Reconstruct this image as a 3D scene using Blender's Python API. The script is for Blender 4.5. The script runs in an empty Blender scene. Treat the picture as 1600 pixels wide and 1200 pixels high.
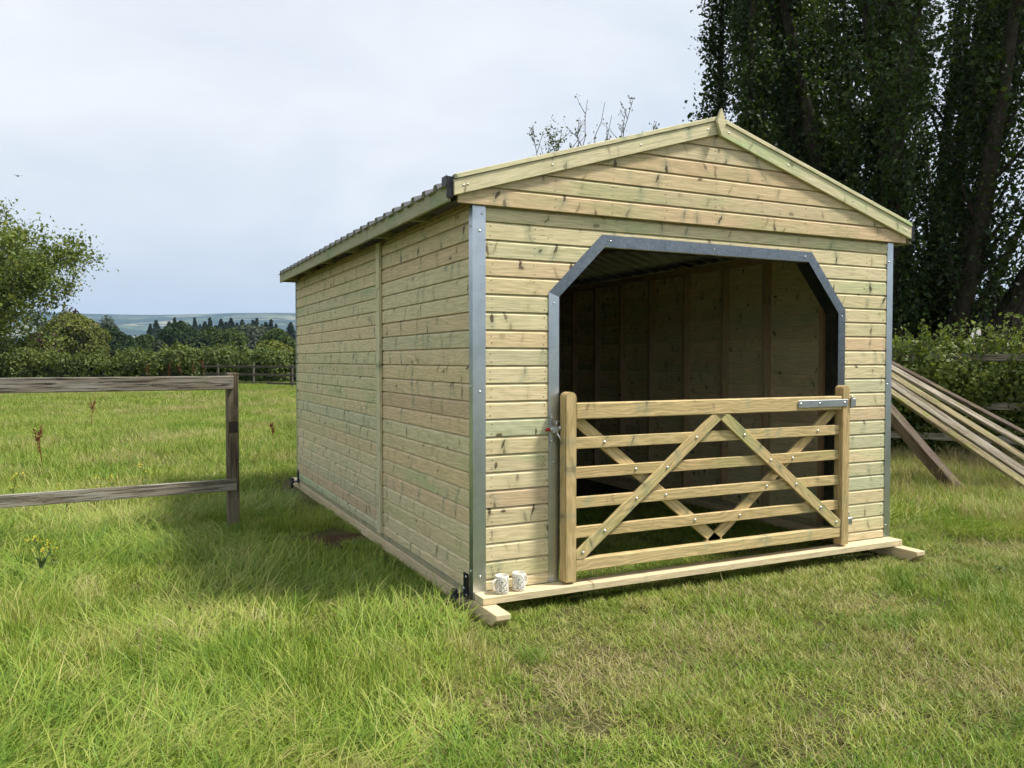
import bpy, bmesh, math, random
import numpy as np
from mathutils import Vector, Matrix, Euler
rng = np.random.default_rng(7)
random.seed(7)
SC = bpy.context.scene
COL = SC.collection
rad = math.radians

# ------------------------------------------------------------------ camera
CAM = np.array([-1.8389, -4.3079, 1.3531])
YAW, PITCH, FPX = 0.4515, -0.0292, 1264.2
GZ = -0.13                                   # level of the soil
FH = np.array([math.sin(YAW), math.cos(YAW), 0.0])      # horizontal view direction
RH = np.array([math.cos(YAW), -math.sin(YAW), 0.0])
cam = bpy.data.cameras.new('camera')
camo = bpy.data.objects.new('camera', cam)
COL.objects.link(camo)
fw = Vector((math.sin(YAW)*math.cos(PITCH), math.cos(YAW)*math.cos(PITCH), math.sin(PITCH)))
camo.location = CAM.tolist()
camo.rotation_euler = fw.to_track_quat('-Z', 'Y').to_euler()
cam.sensor_width = 36
cam.lens = FPX/1600*36
cam.clip_start, cam.clip_end = 0.05, 20000
SC.camera = camo

# ------------------------------------------------------------------ sky, sun, exposure
SUN_EL, SUN_AZ = 57.0, math.degrees(math.atan2(0.86, -0.51))
world = bpy.data.worlds.new('World'); SC.world = world; world.use_nodes = True
wt = world.node_tree; wt.nodes.clear()
def wn(t, **k):
    n = wt.nodes.new(t)
    for a, b in k.items(): setattr(n, a, b)
    return n
wo = wn('ShaderNodeOutputWorld'); wb = wn('ShaderNodeBackground')
sky = wn('ShaderNodeTexSky', sky_type='NISHITA')
sky.sun_disc = False; sky.sun_elevation = rad(SUN_EL); sky.sun_rotation = rad(SUN_AZ)
sky.air_density = 1.0; sky.dust_density = 2.0; sky.altitude = 150
wtc = wn('ShaderNodeTexCoord')
wmap = wn('ShaderNodeMapping'); wmap.inputs['Scale'].default_value = (1.0, 1.0, 2.6)
wnz = wn('ShaderNodeTexNoise'); wnz.inputs['Scale'].default_value = 1.7; wnz.inputs['Detail'].default_value = 5; wnz.inputs['Roughness'].default_value = 0.5
wramp = wn('ShaderNodeMapRange'); wramp.inputs['From Min'].default_value = 0.3; wramp.inputs['From Max'].default_value = 0.7
wramp.inputs['To Min'].default_value = 0.86; wramp.inputs['To Max'].default_value = 0.98
wscale = wn('ShaderNodeMix', data_type='RGBA', blend_type='MULTIPLY'); wscale.inputs['Factor'].default_value = 1
SKY_GAIN = 1.0
wscale.inputs['B'].default_value = (0.9, 0.9, 0.9, 1)
wmix = wn('ShaderNodeMix', data_type='RGBA')
wmix.inputs['B'].default_value = (6.2, 6.5, 6.95, 1)      # thin bright cloud veil
L = wt.links.new
wcl = wn('ShaderNodeMix', data_type='RGBA'); wcl.inputs['A'].default_value = (5.4, 5.75, 6.25, 1); wcl.inputs['B'].default_value = (6.8, 6.9, 7.1, 1)
wn2 = wn('ShaderNodeTexNoise'); wn2.inputs['Scale'].default_value = 2.3; wn2.inputs['Detail'].default_value = 6; wn2.inputs['Roughness'].default_value = 0.55; wn2.inputs['Distortion'].default_value = 0.4
wr2 = wn('ShaderNodeMapRange'); wr2.inputs['From Min'].default_value = 0.36; wr2.inputs['From Max'].default_value = 0.64
L(wmap.outputs[0], wn2.inputs['Vector']); L(wn2.outputs['Fac'], wr2.inputs['Value']); L(wr2.outputs[0], wcl.inputs['Factor']); L(wcl.outputs['Result'], wmix.inputs['B'])
L(wtc.outputs['Generated'], wmap.inputs['Vector']); L(wmap.outputs[0], wnz.inputs['Vector'])
L(wnz.outputs['Fac'], wramp.inputs['Value']); L(wramp.outputs[0], wmix.inputs['Factor'])
L(sky.outputs[0], wscale.inputs['A']); L(wscale.outputs['Result'], wmix.inputs['A'])
L(wmix.outputs['Result'], wb.inputs['Color']); wb.inputs['Strength'].default_value = 0.060
L(wb.outputs[0], wo.inputs['Surface'])

sun = bpy.data.lights.new('sun', 'SUN'); sun.energy = 2.6; sun.angle = rad(7.0); sun.color = (1.0, 0.95, 0.86)
suno = bpy.data.objects.new('sun', sun); COL.objects.link(suno)
ce = math.cos(rad(SUN_EL))
SUNV = Vector((0.86*ce, -0.51*ce, math.sin(rad(SUN_EL)))).normalized()
suno.rotation_euler = SUNV.to_track_quat('Z', 'Y').to_euler()
suno.location = (20, -12, 30)
vs = SC.view_settings
vs.view_transform = 'Standard'; vs.look = 'None'; vs.gamma = 1; vs.use_curve_mapping = False
vs.exposure = 1.32
SC.cycles.max_bounces = 5; SC.cycles.diffuse_bounces = 2; SC.cycles.glossy_bounces = 2; SC.cycles.transmission_bounces = 3; SC.cycles.volume_bounces = 0
SC.cycles.use_adaptive_sampling = True; SC.cycles.adaptive_threshold = 0.018; SC.cycles.adaptive_min_samples = 16
SC.cycles.use_denoising = True

# ------------------------------------------------------------------ node helpers
class NT:
    def __init__(s, name):
        s.m = bpy.data.materials.new(name); s.m.use_nodes = True
        s.t = s.m.node_tree; s.t.nodes.clear()
        s.out = s.t.nodes.new('ShaderNodeOutputMaterial')
    def n(s, ty, ins=None, **props):
        nd = s.t.nodes.new(ty)
        for a, b in props.items(): setattr(nd, a, b)
        for k, v in (ins or {}).items():
            sock = nd.inputs[k]
            if isinstance(v, bpy.types.NodeSocket): s.t.links.new(v, sock)
            else: sock.default_value = v
        return nd
    def math(s, op, a, b=0.0, c=0.0, clamp=False):
        return s.n('ShaderNodeMath', {0: a, 1: b, 2: c}, operation=op, use_clamp=clamp).outputs[0]
    def vmath(s, op, a, b=(0, 0, 0)):
        return s.n('ShaderNodeVectorMath', {0: a, 1: b}, operation=op).outputs[0]
    def rng(s, v, a, b, c=0.0, d=1.0, smooth=True):
        return s.n('ShaderNodeMapRange', {'Value': v, 'From Min': a, 'From Max': b, 'To Min': c, 'To Max': d},
                   interpolation_type='SMOOTHSTEP' if smooth else 'LINEAR').outputs[0]
    def mix(s, f, a, b, mode='MIX'):
        return s.n('ShaderNodeMix', {'Factor': f, 'A': a, 'B': b}, data_type='RGBA', blend_type=mode).outputs['Result']
    def noise(s, vec, scale, detail=3, rough=0.55, dist=0.0):
        return s.n('ShaderNodeTexNoise', {'Vector': vec, 'Scale': scale, 'Detail': detail, 'Roughness': rough, 'Distortion': dist}).outputs['Fac']
    def ramp(s, f, stops, interp='LINEAR'):
        r = s.n('ShaderNodeValToRGB', {'Fac': f}); cr = r.color_ramp; cr.interpolation = interp
        while len(cr.elements) > 1: cr.elements.remove(cr.elements[-1])
        cr.elements[0].position = stops[0][0]; cr.elements[0].color = (*stops[0][1], 1)
        for p, c in stops[1:]:
            e = cr.elements.new(p); e.color = (*c, 1)
        return r.outputs[0]
    def surf(s, sock): s.t.links.new(sock, s.out.inputs['Surface'])
    def bsdf(s, **ins):
        b = s.n('ShaderNodeBsdfPrincipled', {k.replace('_', ' '): v for k, v in ins.items()})
        s.surf(b.outputs[0]); return b
def C(r, g, b): return (r, g, b, 1)

def wood_mat(name, stops, knot=(0.075, 0.05, 0.026), knots=1.0, green=0.5, gain=1.0, rough=0.68, ring=0.12):
    t = NT(name)
    oc = t.n('ShaderNodeTexCoord').outputs['Object']
    rnd = t.n('ShaderNodeObjectInfo').outputs['Random']
    off = t.n('ShaderNodeCombineXYZ', {0: t.math('MULTIPLY', rnd, 371.3), 1: t.math('MULTIPLY', rnd, 91.7), 2: t.math('MULTIPLY', rnd, 53.1)}).outputs[0]
    p = t.vmath('ADD', oc, off)
    # growth figure, stretched along the board
    fine = t.noise(t.vmath('MULTIPLY', p, (2.2, 60, 60)), 3.0, 5, 0.6, 0.4)
    warp = t.n('ShaderNodeTexNoise', {'Vector': t.vmath('MULTIPLY', p, (1.3, 5, 5)), 'Scale': 1.6, 'Detail': 3}).outputs['Fac']
    sx = t.n('ShaderNodeSeparateXYZ', {0: p})
    band = t.math('MULTIPLY_ADD', warp, 9.0, t.math('MULTIPLY', sx.outputs[2], 45.0))
    rings = t.math('MULTIPLY_ADD', t.math('SINE', t.math('MULTIPLY', band, 5.0)), 0.5, 0.5)
    # knots: round ones and slanted spike marks running across the board
    wob = t.n('ShaderNodeTexNoise', {'Vector': t.vmath('MULTIPLY', p, (14, 14, 14)), 'Scale': 1.0, 'Detail': 2}).outputs['Color']
    pw = t.vmath('ADD', p, t.vmath('MULTIPLY', t.vmath('SUBTRACT', wob, (0.5, 0.5, 0.5)), (0.05, 0.0, 0.03)))
    def vor(sc, seed, jit=1.0):
        sp = t.n('ShaderNodeSeparateXYZ', {0: pw})
        sl = t.math('MULTIPLY_ADD', sp.outputs[2], t.math('MULTIPLY', t.math('SUBTRACT', rnd, 0.5), 1.2), sp.outputs[0])
        v = t.n('ShaderNodeCombineXYZ', {0: t.math('MULTIPLY_ADD', sl, sc[0], seed), 1: t.math('MULTIPLY', sp.outputs[2], sc[1])}).outputs[0]
        n = t.n('ShaderNodeTexVoronoi', {'Vector': v, 'Scale': 1.0, 'Randomness': jit}, voronoi_dimensions='2D')
        pick = t.n('ShaderNodeSeparateColor', {0: n.outputs['Color']}).outputs[0]
        return n.outputs['Distance'], pick
    d1, k1 = vor((3.2, 5.5), 0.0)
    on1 = t.rng(k1, 0.70, 0.72)
    r1 = t.math('MULTIPLY_ADD', k1, 0.07, 0.0)
    m1 = t.math('MULTIPLY', t.rng(t.math('SUBTRACT', d1, r1), -0.02, 0.02, 1.0, 0.0), on1)
    # spike knots: thin slanted marks crossing the board
    lz = t.n('ShaderNodeSeparateXYZ', {0: oc}).outputs[2]
    spw = t.n('ShaderNodeSeparateXYZ', {0: pw})
    def spikes(freq, seed, sl0):
        xw = t.math('MULTIPLY_ADD', lz, t.math('MULTIPLY_ADD', rnd, 0.7, sl0), spw.outputs[0])
        vn = t.n('ShaderNodeTexVoronoi', {'W': t.math('MULTIPLY_ADD', xw, freq, seed), 'Scale': 1.0, 'Randomness': 1.0}, voronoi_dimensions='1D')
        sc_ = t.n('ShaderNodeSeparateColor', {0: vn.outputs['Color']})
        q1, q2, q3 = sc_.outputs[0], sc_.outputs[1], sc_.outputs[2]
        dz = t.math('DIVIDE', t.math('SUBTRACT', lz, t.math('MULTIPLY', q1, 0.1)), t.math('MULTIPLY_ADD', q2, 0.075, 0.018))
        shp = t.math('SUBTRACT', 1.0, t.math('MULTIPLY', dz, dz))
        dm = t.math('DIVIDE', vn.outputs['Distance'], freq)          # metres from the mark
        w = t.math('MULTIPLY', shp, t.math('MULTIPLY_ADD', q3, 0.0075, 0.0015))
        core = t.rng(t.math('SUBTRACT', dm, w), -0.005, 0.006, 1.0, 0.0)
        core = t.math('MULTIPLY', core, t.math('MULTIPLY', t.rng(shp, 0.0, 0.35), t.rng(q3, 0.25, 0.6)))
        eye = t.math('MULTIPLY', t.rng(t.math('SUBTRACT', dm, t.math('MULTIPLY', t.math('SUBTRACT', shp, 0.86), 0.075)), -0.003, 0.002, 1.0, 0.0), t.rng(q2, 0.45, 0.6))
        hl = t.math('MULTIPLY', t.rng(dm, 0.002, 0.045, 1.0, 0.0), t.rng(shp, -1.2, 0.7))
        return core, eye, hl, q2
    c1, e1, h1, kk1 = spikes(2.9, 0.0, -0.55); c2, e2, h2, _ = spikes(1.5, 41.3, -0.1)
    core = t.math('MAXIMUM', c1, c2); eye = t.math('MAXIMUM', t.math('MAXIMUM', e1, t.math('MULTIPLY', e2, 0.7)), m1)
    clear = t.math('FRACT', t.math('MULTIPLY', rnd, 17.31))
    gate_ = t.math('MULTIPLY', t.rng(clear, 0.05, 0.45, 0.35, 1.0), t.rng(t.noise(t.vmath('MULTIPLY', p, (1.1, 3, 3)), 1.0, 2), 0.40, 0.58, 0.15, 1.0))
    core = t.math('MULTIPLY', core, gate_)
    core = t.math('MULTIPLY', core, t.math('MULTIPLY', t.rng(fine, 0.25, 0.6, 0.35, 1.0), knots), clamp=True)
    eye = t.math('MULTIPLY', t.math('MULTIPLY', eye, t.rng(gate_, 0.0, 0.7, 0.3, 1.0)), knots, clamp=True)
    halo = t.math('MAXIMUM', t.math('MULTIPLY', t.rng(d1, 0.05, 0.22, 1.0, 0.0), on1), t.math('MAXIMUM', h1, h2))
    base = t.ramp(rnd, stops)
    shade = t.math('ADD', t.rng(fine, 0.25, 0.75, 0.74, 1.12), t.math('MULTIPLY', rings, -ring))
    c = t.mix(1.0, base, t.n('ShaderNodeCombineColor', {0: shade, 1: t.math('MULTIPLY', shade, t.math('MULTIPLY_ADD', rings, 0.015, 0.99)), 2: t.math('MULTIPLY_ADD', rings, -0.03, shade)}).outputs[0], 'MULTIPLY')
    blot = t.noise(t.vmath('MULTIPLY', p, (1.6, 6, 6)), 1.0, 3, 0.6)
    gsel = t.rng(t.math('FRACT', t.math('MULTIPLY', rnd, 41.7)), 0.5, 0.75, 0.25, 1.6)
    gmask = t.math('MULTIPLY', t.math('MULTIPLY', t.rng(blot, 0.42, 0.66), gsel), green, clamp=True)
    c = t.mix(gmask, c, t.mix(1.0, c, C(0.74, 0.96, 0.80), 'MULTIPLY'))
    c = t.mix(t.math('MULTIPLY', halo, 0.20*min(1, knots)), c, t.mix(1.0, c, C(0.60, 0.66, 0.55), 'MULTIPLY'))
    blue = t.math('MULTIPLY', t.math('MULTIPLY', halo, t.rng(kk1, 0.70, 0.78)), 0.5*green, clamp=True)
    c = t.mix(blue, c, C(0.16, 0.27, 0.20))
    c = t.mix(t.math('MULTIPLY', core, 0.72), c, C(0.20, 0.145, 0.075))
    c = t.mix(t.math('MULTIPLY', eye, 0.88), c, C(*knot))
    crk = t.noise(t.vmath('MULTIPLY', p, (0.9, 22, 22)), 1.3, 2, 0.5, 0.3)
    crk = t.math('MULTIPLY', t.rng(t.math('ABSOLUTE', t.math('SUBTRACT', crk, 0.5)), 0.0, 0.012, 1.0, 0.0), t.math('MULTIPLY', t.rng(blot, 0.54, 0.6), t.rng(rnd, 0.45, 0.5)))
    c = t.mix(t.math('MULTIPLY', crk, 0.6*min(1, knots)), c, C(0.14, 0.10, 0.06))
    if gain != 1.0: c = t.mix(1.0, c, C(gain, gain, gain), 'MULTIPLY')
    bump = t.n('ShaderNodeBump', {'Height': fine, 'Strength': 0.18, 'Distance': 0.004})
    t.bsdf(Base_Color=c, Roughness=rough, Normal=bump.outputs[0], Specular_IOR_Level=0.3)
    return t.m

PINE = [(0.0, (0.77, 0.60, 0.35)), (0.14, (0.66, 0.60, 0.36)), (0.28, (0.80, 0.66, 0.41)), (0.42, (0.58, 0.58, 0.37)), (0.56, (0.76, 0.56, 0.34)),
        (0.70, (0.72, 0.64, 0.39)), (0.84, (0.80, 0.66, 0.40)), (1.0, (0.64, 0.48, 0.30))]
M_BOARD = wood_mat('treated_pine_board', PINE, green=0.42)
M_GABLE = wood_mat('treated_pine_gable', [(0, (0.70, 0.55, 0.32)), (0.35, (0.70, 0.50, 0.30)), (0.7, (0.66, 0.58, 0.36)), (1, (0.68, 0.48, 0.28))], green=0.4)
M_GATE = wood_mat('treated_pine_gate', [(0, (0.62, 0.46, 0.22)), (0.5, (0.68, 0.52, 0.26)), (1, (0.58, 0.42, 0.20))], knots=0.5, green=0.5, ring=0.24)
M_BEAM = wood_mat('sawn_pine', [(0, (0.70, 0.57, 0.36)), (1, (0.74, 0.60, 0.38))], knots=0.4, green=0.15)
M_TRIM = wood_mat('planed_pine_trim', [(0, (0.70, 0.62, 0.38)), (0.5, (0.74, 0.66, 0.42)), (1, (0.68, 0.63, 0.42))], knots=0.6, green=0.7)
M_FASCIA = wood_mat('stained_pine_fascia', [(0, (0.46, 0.41, 0.26)), (1, (0.42, 0.39, 0.25))], knots=0.6, green=0.6)
M_STUD = wood_mat('rough_pine_stud', [(0, (0.52, 0.36, 0.20)), (0.5, (0.48, 0.36, 0.22)), (1, (0.50, 0.33, 0.18))], knots=0.6, green=0.2)

def weathered_mat(name, light, dark, moss=0.0):
    t = NT(name)
    oc = t.n('ShaderNodeTexCoord').outputs['Object']
    rnd = t.n('ShaderNodeObjectInfo').outputs['Random']
    p = t.vmath('ADD', oc, t.n('ShaderNodeCombineXYZ', {0: t.math('MULTIPLY', rnd, 97.0), 1: t.math('MULTIPLY', rnd, 31.0), 2: t.math('MULTIPLY', rnd, 17.0)}).outputs[0])
    g = t.noise(t.vmath('MULTIPLY', p, (1.6, 42, 42)), 2.0, 6, 0.65, 0.7)
    big = t.noise(t.vmath('MULTIPLY', p, (1.1, 9, 9)), 1.4, 4, 0.6, 0.4)
    c = t.mix(t.rng(big, 0.38, 0.66), C(*light), C(light[0]*0.72, light[1]*0.66, light[2]*0.6))
    crack = t.math('MULTIPLY', t.rng(g, 0.46, 0.60), t.rng(big, 0.34, 0.6, 0.4, 1.0), clamp=True)
    c = t.mix(crack, c, C(*dark))
    if moss:
        mm = t.math('MULTIPLY', t.rng(t.noise(p, 5.0, 4, 0.6), 0.5, 0.68), moss, clamp=True)
        c = t.mix(mm, c, C(0.20, 0.21, 0.06))
    b = t.n('ShaderNodeBump', {'Height': g, 'Strength': 0.7, 'Distance': 0.008, 'Invert': 0}, invert=True) if False else t.n('ShaderNodeBump', {'Height': t.math('SUBTRACT', 1.0, crack), 'Strength': 0.6, 'Distance': 0.006})
    t.bsdf(Base_Color=c, Roughness=0.88, Normal=b.outputs[0], Specular_IOR_Level=0.15)
    return t.m
M_OLD = weathered_mat('weathered_rail', (0.27, 0.25, 0.215), (0.035, 0.03, 0.028), 0.15)
M_OLDGREY = weathered_mat('silvered_rail', (0.34, 0.32, 0.27), (0.10, 0.085, 0.065), 0.1)
M_OLDPOST = weathered_mat('weathered_post', (0.20, 0.165, 0.12), (0.05, 0.036, 0.026), 0.3)
M_PLANK = weathered_mat('old_plank_pale', (0.36, 0.32, 0.255), (0.10, 0.085, 0.065), 0.35)
M_PLANKG = weathered_mat('old_plank_mossy', (0.30, 0.26, 0.15), (0.10, 0.08, 0.05), 0.7)
M_PLANKB = weathered_mat('old_plank_brown', (0.15, 0.12, 0.095), (0.05, 0.03, 0.02), 0.35)
M_FARWOOD = weathered_mat('far_fence_wood', (0.13, 0.115, 0.095), (0.06, 0.05, 0.04), 0.1)

def simple(name, col, rough=0.6, metal=0.0, spec=0.4):
    t = NT(name); t.bsdf(Base_Color=C(*col), Roughness=rough, Metallic=metal, Specular_IOR_Level=spec); return t.m
def galv(name, col, rough):
    t = NT(name)
    oc = t.n('ShaderNodeTexCoord').outputs['Object']
    v = t.n('ShaderNodeTexVoronoi', {'Vector': oc, 'Scale': 90.0}).outputs['Color']
    vv = t.n('ShaderNodeSeparateColor', {0: v}).outputs[0]
    n = t.noise(oc, 6.0, 4, 0.6)
    c = t.mix(t.rng(n, 0.35, 0.7), C(*col), C(col[0]*0.82, col[1]*0.84, col[2]*0.86))
    c = t.mix(t.math('MULTIPLY', vv, 0.12), c, C(0.8, 0.82, 0.84))
    sm = t.noise(t.vmath('MULTIPLY', oc, (9, 9, 2.2)), 1.0, 5, 0.65)
    c = t.mix(t.math('MULTIPLY', t.rng(sm, 0.5, 0.75), 0.16), c, C(0.34, 0.34, 0.32))
    t.bsdf(Base_Color=c, Metallic=1.0, Roughness=t.math('MULTIPLY_ADD', sm, 0.22, rough-0.04))
    return t.m
M_GALV = galv('galvanised_steel', (0.63, 0.67, 0.69), 0.26)
M_FRAME = galv('dark_galvanised_steel', (0.21, 0.228, 0.24), 0.24)  # same galvanised steel; dark tree reflections are put into its base colour
M_ZINC = galv('zinc_plate', (0.62, 0.64, 0.66), 0.28)
M_BOLT = simple('bright_bolt', (0.75, 0.75, 0.74), 0.3, 1.0)
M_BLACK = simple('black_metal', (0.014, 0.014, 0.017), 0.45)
M_RED = simple('red_plastic', (0.36, 0.015, 0.012), 0.4)
M_SHEET = simple('roof_sheet_slate', (0.055, 0.058, 0.064), 0.5)
M_SHEETIN = simple('roof_sheet_backing', (0.55, 0.56, 0.56), 0.5)

# ------------------------------------------------------------------ object helpers
WORLD = {}
def M_of(o): return WORLD.get(o.name, Matrix.Identity(4))
def link(o, parent=None, M=None):
    COL.objects.link(o)
    M = M if M is not None else Matrix.Identity(4)
    WORLD[o.name] = M.copy()
    if parent is not None:
        o.parent = parent
        o.matrix_basis = M_of(parent).inverted() @ M
    else:
        o.matrix_basis = M
    return o
def tag(o, label=None, cat=None, group=None, kind=None):
    if label: o['label'] = label
    if cat: o['category'] = cat
    if group: o['group'] = group
    if kind: o['kind'] = kind
    return o
def empty(name, loc=(0, 0, 0), parent=None):
    o = bpy.data.objects.new(name, None); o.empty_display_size = 0.2
    return link(o, parent, Matrix.Translation(Vector(loc)))
def meshdata(name, v, f, mat=None, smooth=False):
    me = bpy.data.meshes.new(name); me.from_pydata([tuple(map(float, a)) for a in v], [], f); me.update()
    if mat: me.materials.append(mat)
    if smooth: me.polygons.foreach_set('use_smooth', [True]*len(me.polygons))
    return me
def obj(name, me, parent=None, M=None):
    return link(bpy.data.objects.new(name, me), parent, M)
def fastmesh(name, V, F, mat, smooth=False, attr=None):
    """V (n,3), F (m,k) arrays of equal-sided faces."""
    V = np.asarray(V, np.float32); F = np.asarray(F, np.int32); k = F.shape[1]
    me = bpy.data.meshes.new(name)
    me.vertices.add(len(V)); me.vertices.foreach_set('co', V.ravel())
    me.loops.add(F.size); me.loops.foreach_set('vertex_index', F.ravel())
    me.polygons.add(len(F)); me.polygons.foreach_set('loop_start', np.arange(0, F.size, k, dtype=np.int32))
    if smooth: me.polygons.foreach_set('use_smooth', np.ones(len(F), bool))
    if attr is not None:
        for n, a in attr.items():
            at = me.attributes.new(n, 'FLOAT', 'POINT'); at.data.foreach_set('value', np.asarray(a, np.float32))
    me.update(calc_edges=True)
    if mat: me.materials.append(mat)
    return me
def boxmesh(name, sx, sy, sz, mat, bev=0.003, seg=1):
    """box centred on y,z and running 0..sx along local x"""
    bm = bmesh.new()
    bmesh.ops.create_cube(bm, size=1.0)
    for v in bm.verts: v.co = Vector(((v.co.x+0.5)*sx, v.co.y*sy, v.co.z*sz))
    if bev: bmesh.ops.bevel(bm, geom=bm.edges[:], offset=bev, segments=seg, affect='EDGES', profile=0.5)
    me = bpy.data.meshes.new(name); bm.to_mesh(me); bm.free(); me.materials.append(mat)
    return me
def timber(name, p0, p1, w, h, mat, parent=None, up=(0, 0, 1), bev=0.003):
    """squared timber from p0 to p1: w across, h along up"""
    p0, p1 = Vector(p0), Vector(p1); X = (p1-p0); ln = X.length; X.normalize()
    Z = Vector(up); Z = (Z - X*Z.dot(X)).normalized(); Y = Z.cross(X)
    M = Matrix.Translation(p0) @ Matrix((X, Y, Z)).transposed().to_4x4()
    return obj(name, boxmesh(name, ln, w, h, mat, bev), parent, M)
def abox(name, x0, x1, y0, y1, z0, z1, mat, parent=None, bev=0.002):
    return timber(name, (x0, (y0+y1)/2, (z0+z1)/2), (x1, (y0+y1)/2, (z0+z1)/2), y1-y0, z1-z0, mat, parent, bev=bev)
def vbox(name, x0, x1, y0, y1, z0, z1, mat, parent=None, bev=0.002):
    """upright timber, grain vertical"""
    return timber(name, ((x0+x1)/2, (y0+y1)/2, z0), ((x0+x1)/2, (y0+y1)/2, z1), y1-y0, x1-x0, mat, parent, up=(1, 0, 0), bev=bev)
def lathe(name, prof, mat, n=24, smooth=True):
    V, F = [], []
    for r, z in prof:
        for i in range(n):
            a = 2*math.pi*i/n; V.append((r*math.cos(a), r*math.sin(a), z))
    for j in range(len(prof)-1):
        for i in range(n):
            F.append((j*n+i, j*n+(i+1) % n, (j+1)*n+(i+1) % n, (j+1)*n+i))
    F.append(tuple(range(n-1, -1, -1))) if prof[0][0] > 1e-5 else None
    F.append(tuple((len(prof)-1)*n+i for i in range(n))) if prof[-1][0] > 1e-5 else None
    return meshdata(name, V, F, mat, smooth)
BOLT_ME = lathe('bolt', [(0.0095, 0.0), (0.0095, 0.002), (0.0075, 0.005), (0.004, 0.007), (0.0, 0.0078)], M_BOLT, 10)
SCREW_ME = lathe('screw', [(0.0075, 0.0), (0.007, 0.003), (0.0035, 0.0045), (0.0, 0.005)], M_BOLT, 8)
def bolt(p, nrm, parent, me=None, name='bolt', s=1.0):
    q = Vector(nrm).to_track_quat('Z', 'Y').to_matrix().to_4x4()
    return obj(name, me or BOLT_ME, parent, Matrix.Translation(Vector(p)) @ q @ Matrix.Scale(s, 4))
def at(px, py, d):
    """point seen at a photo pixel, d metres in front of the camera (used to lay things out at their real distance)"""
    u = (px-800)/FPX; v = (600-py)/FPX
    f = np.array(fw); r = RH; up = np.cross(r, f)
    a = f + u*r + v*up
    return CAM + a*(d/(a@FH))
def gpos(px, d):
    q = CAM + d*(FH + (px-800)/FPX*RH); q[2] = GZ; return q

# ------------------------------------------------------------------ ground and far land
def field_mat():
    t = NT('pasture_soil')
    pos = t.n('ShaderNodeNewGeometry').outputs['Position']
    n1 = t.noise(pos, 0.35, 5, 0.6); n2 = t.noise(pos, 3.0, 5, 0.65); n3 = t.noise(pos, 26.0, 4, 0.7)
    c = t.mix(t.rng(n1, 0.35, 0.65), C(0.055, 0.07, 0.02), C(0.09, 0.085, 0.032))
    c = t.mix(t.rng(n2, 0.42, 0.7), c, C(0.11, 0.09, 0.045))
    c = t.mix(t.math('MULTIPLY', t.rng(n3, 0.4, 0.7), 0.55), c, C(0.05, 0.055, 0.018))
    # bare earth scrape beside the long wall
    dx = t.vmath('MULTIPLY', t.vmath('SUBTRACT', pos, (-0.33, 2.35, GZ)), (1.9, 3.6, 0.0))
    dl = t.n('ShaderNodeVectorMath', {0: dx}, operation='LENGTH').outputs['Value']
    c = t.mix(t.rng(t.math('MULTIPLY_ADD', n2, 0.8, dl), 0.75, 1.25, 1.0, 0.0), c, C(0.075, 0.042, 0.025))
    # far land: fields and woods
    ln = t.n('ShaderNodeVectorMath', {0: pos}, operation='LENGTH').outputs['Value']
    v = t.n('ShaderNodeTexVoronoi', {'Vector': pos, 'Scale': 0.006}).outputs['Color']
    k = t.n('ShaderNodeSeparateColor', {0: v}).outputs[0]
    farc = t.ramp(k, [(0, (0.05, 0.08, 0.03)), (0.35, (0.12, 0.17, 0.05)), (0.7, (0.20, 0.20, 0.08)), (1, (0.08, 0.13, 0.04))])
    c = t.mix(t.rng(ln, 150, 320), c, farc)
    b = t.n('ShaderNodeBump', {'Height': n3, 'Strength': 0.8, 'Distance': 0.03})
    t.bsdf(Base_Color=c, Roughness=0.95, Normal=b.outputs[0], Specular_IOR_Level=0.1)
    return t.m
M_FIELD = field_mat()
def hgt(x, y):
    r = np.hypot(x-1, y-2)
    near = 0.018*np.sin(x*1.7+y*0.9)+0.014*np.sin(x*0.8-y*2.1+1.0)
    far = 0.10*np.sin(x*0.16+0.4)*np.sin(y*0.13+1.0)
    k = np.clip((r-5)/10, 0, 1)
    kk = np.clip((r-3.2)/2, 0, 1)
    s = np.clip((r-85)/900, 0, 1); s = s*s*(3-2*s)
    return GZ + near*kk*0.6 + far*k - 30*s
na, nr = 160, 110
rr = np.concatenate([[0.0], np.geomspace(0.4, 2600, nr)])
aa = np.linspace(0, 2*np.pi, na, endpoint=False)
X = 1+rr[1:, None]*np.cos(aa); Y = 2+rr[1:, None]*np.sin(aa)
V = np.concatenate([[[1, 2, GZ]], np.stack([X, Y, hgt(X, Y)], -1).reshape(-1, 3)])
me = bpy.data.meshes.new('ground')
fc = [(0, 1+i, 1+(i+1) % na) for i in range(na)]
for j in range(nr-1):
    a0 = 1+j*na; b0 = a0+na
    fc += [(a0+i, b0+i, b0+(i+1) % na, a0+(i+1) % na) for i in range(na)]
me.from_pydata(V.tolist(), [], fc); me.update(); me.materials.append(M_FIELD)
me.polygons.foreach_set('use_smooth', [True]*len(me.polygons))
tag(obj('ground', me), 'grassy paddock ground running to the hedge and beyond', None, None, 'structure')

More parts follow.
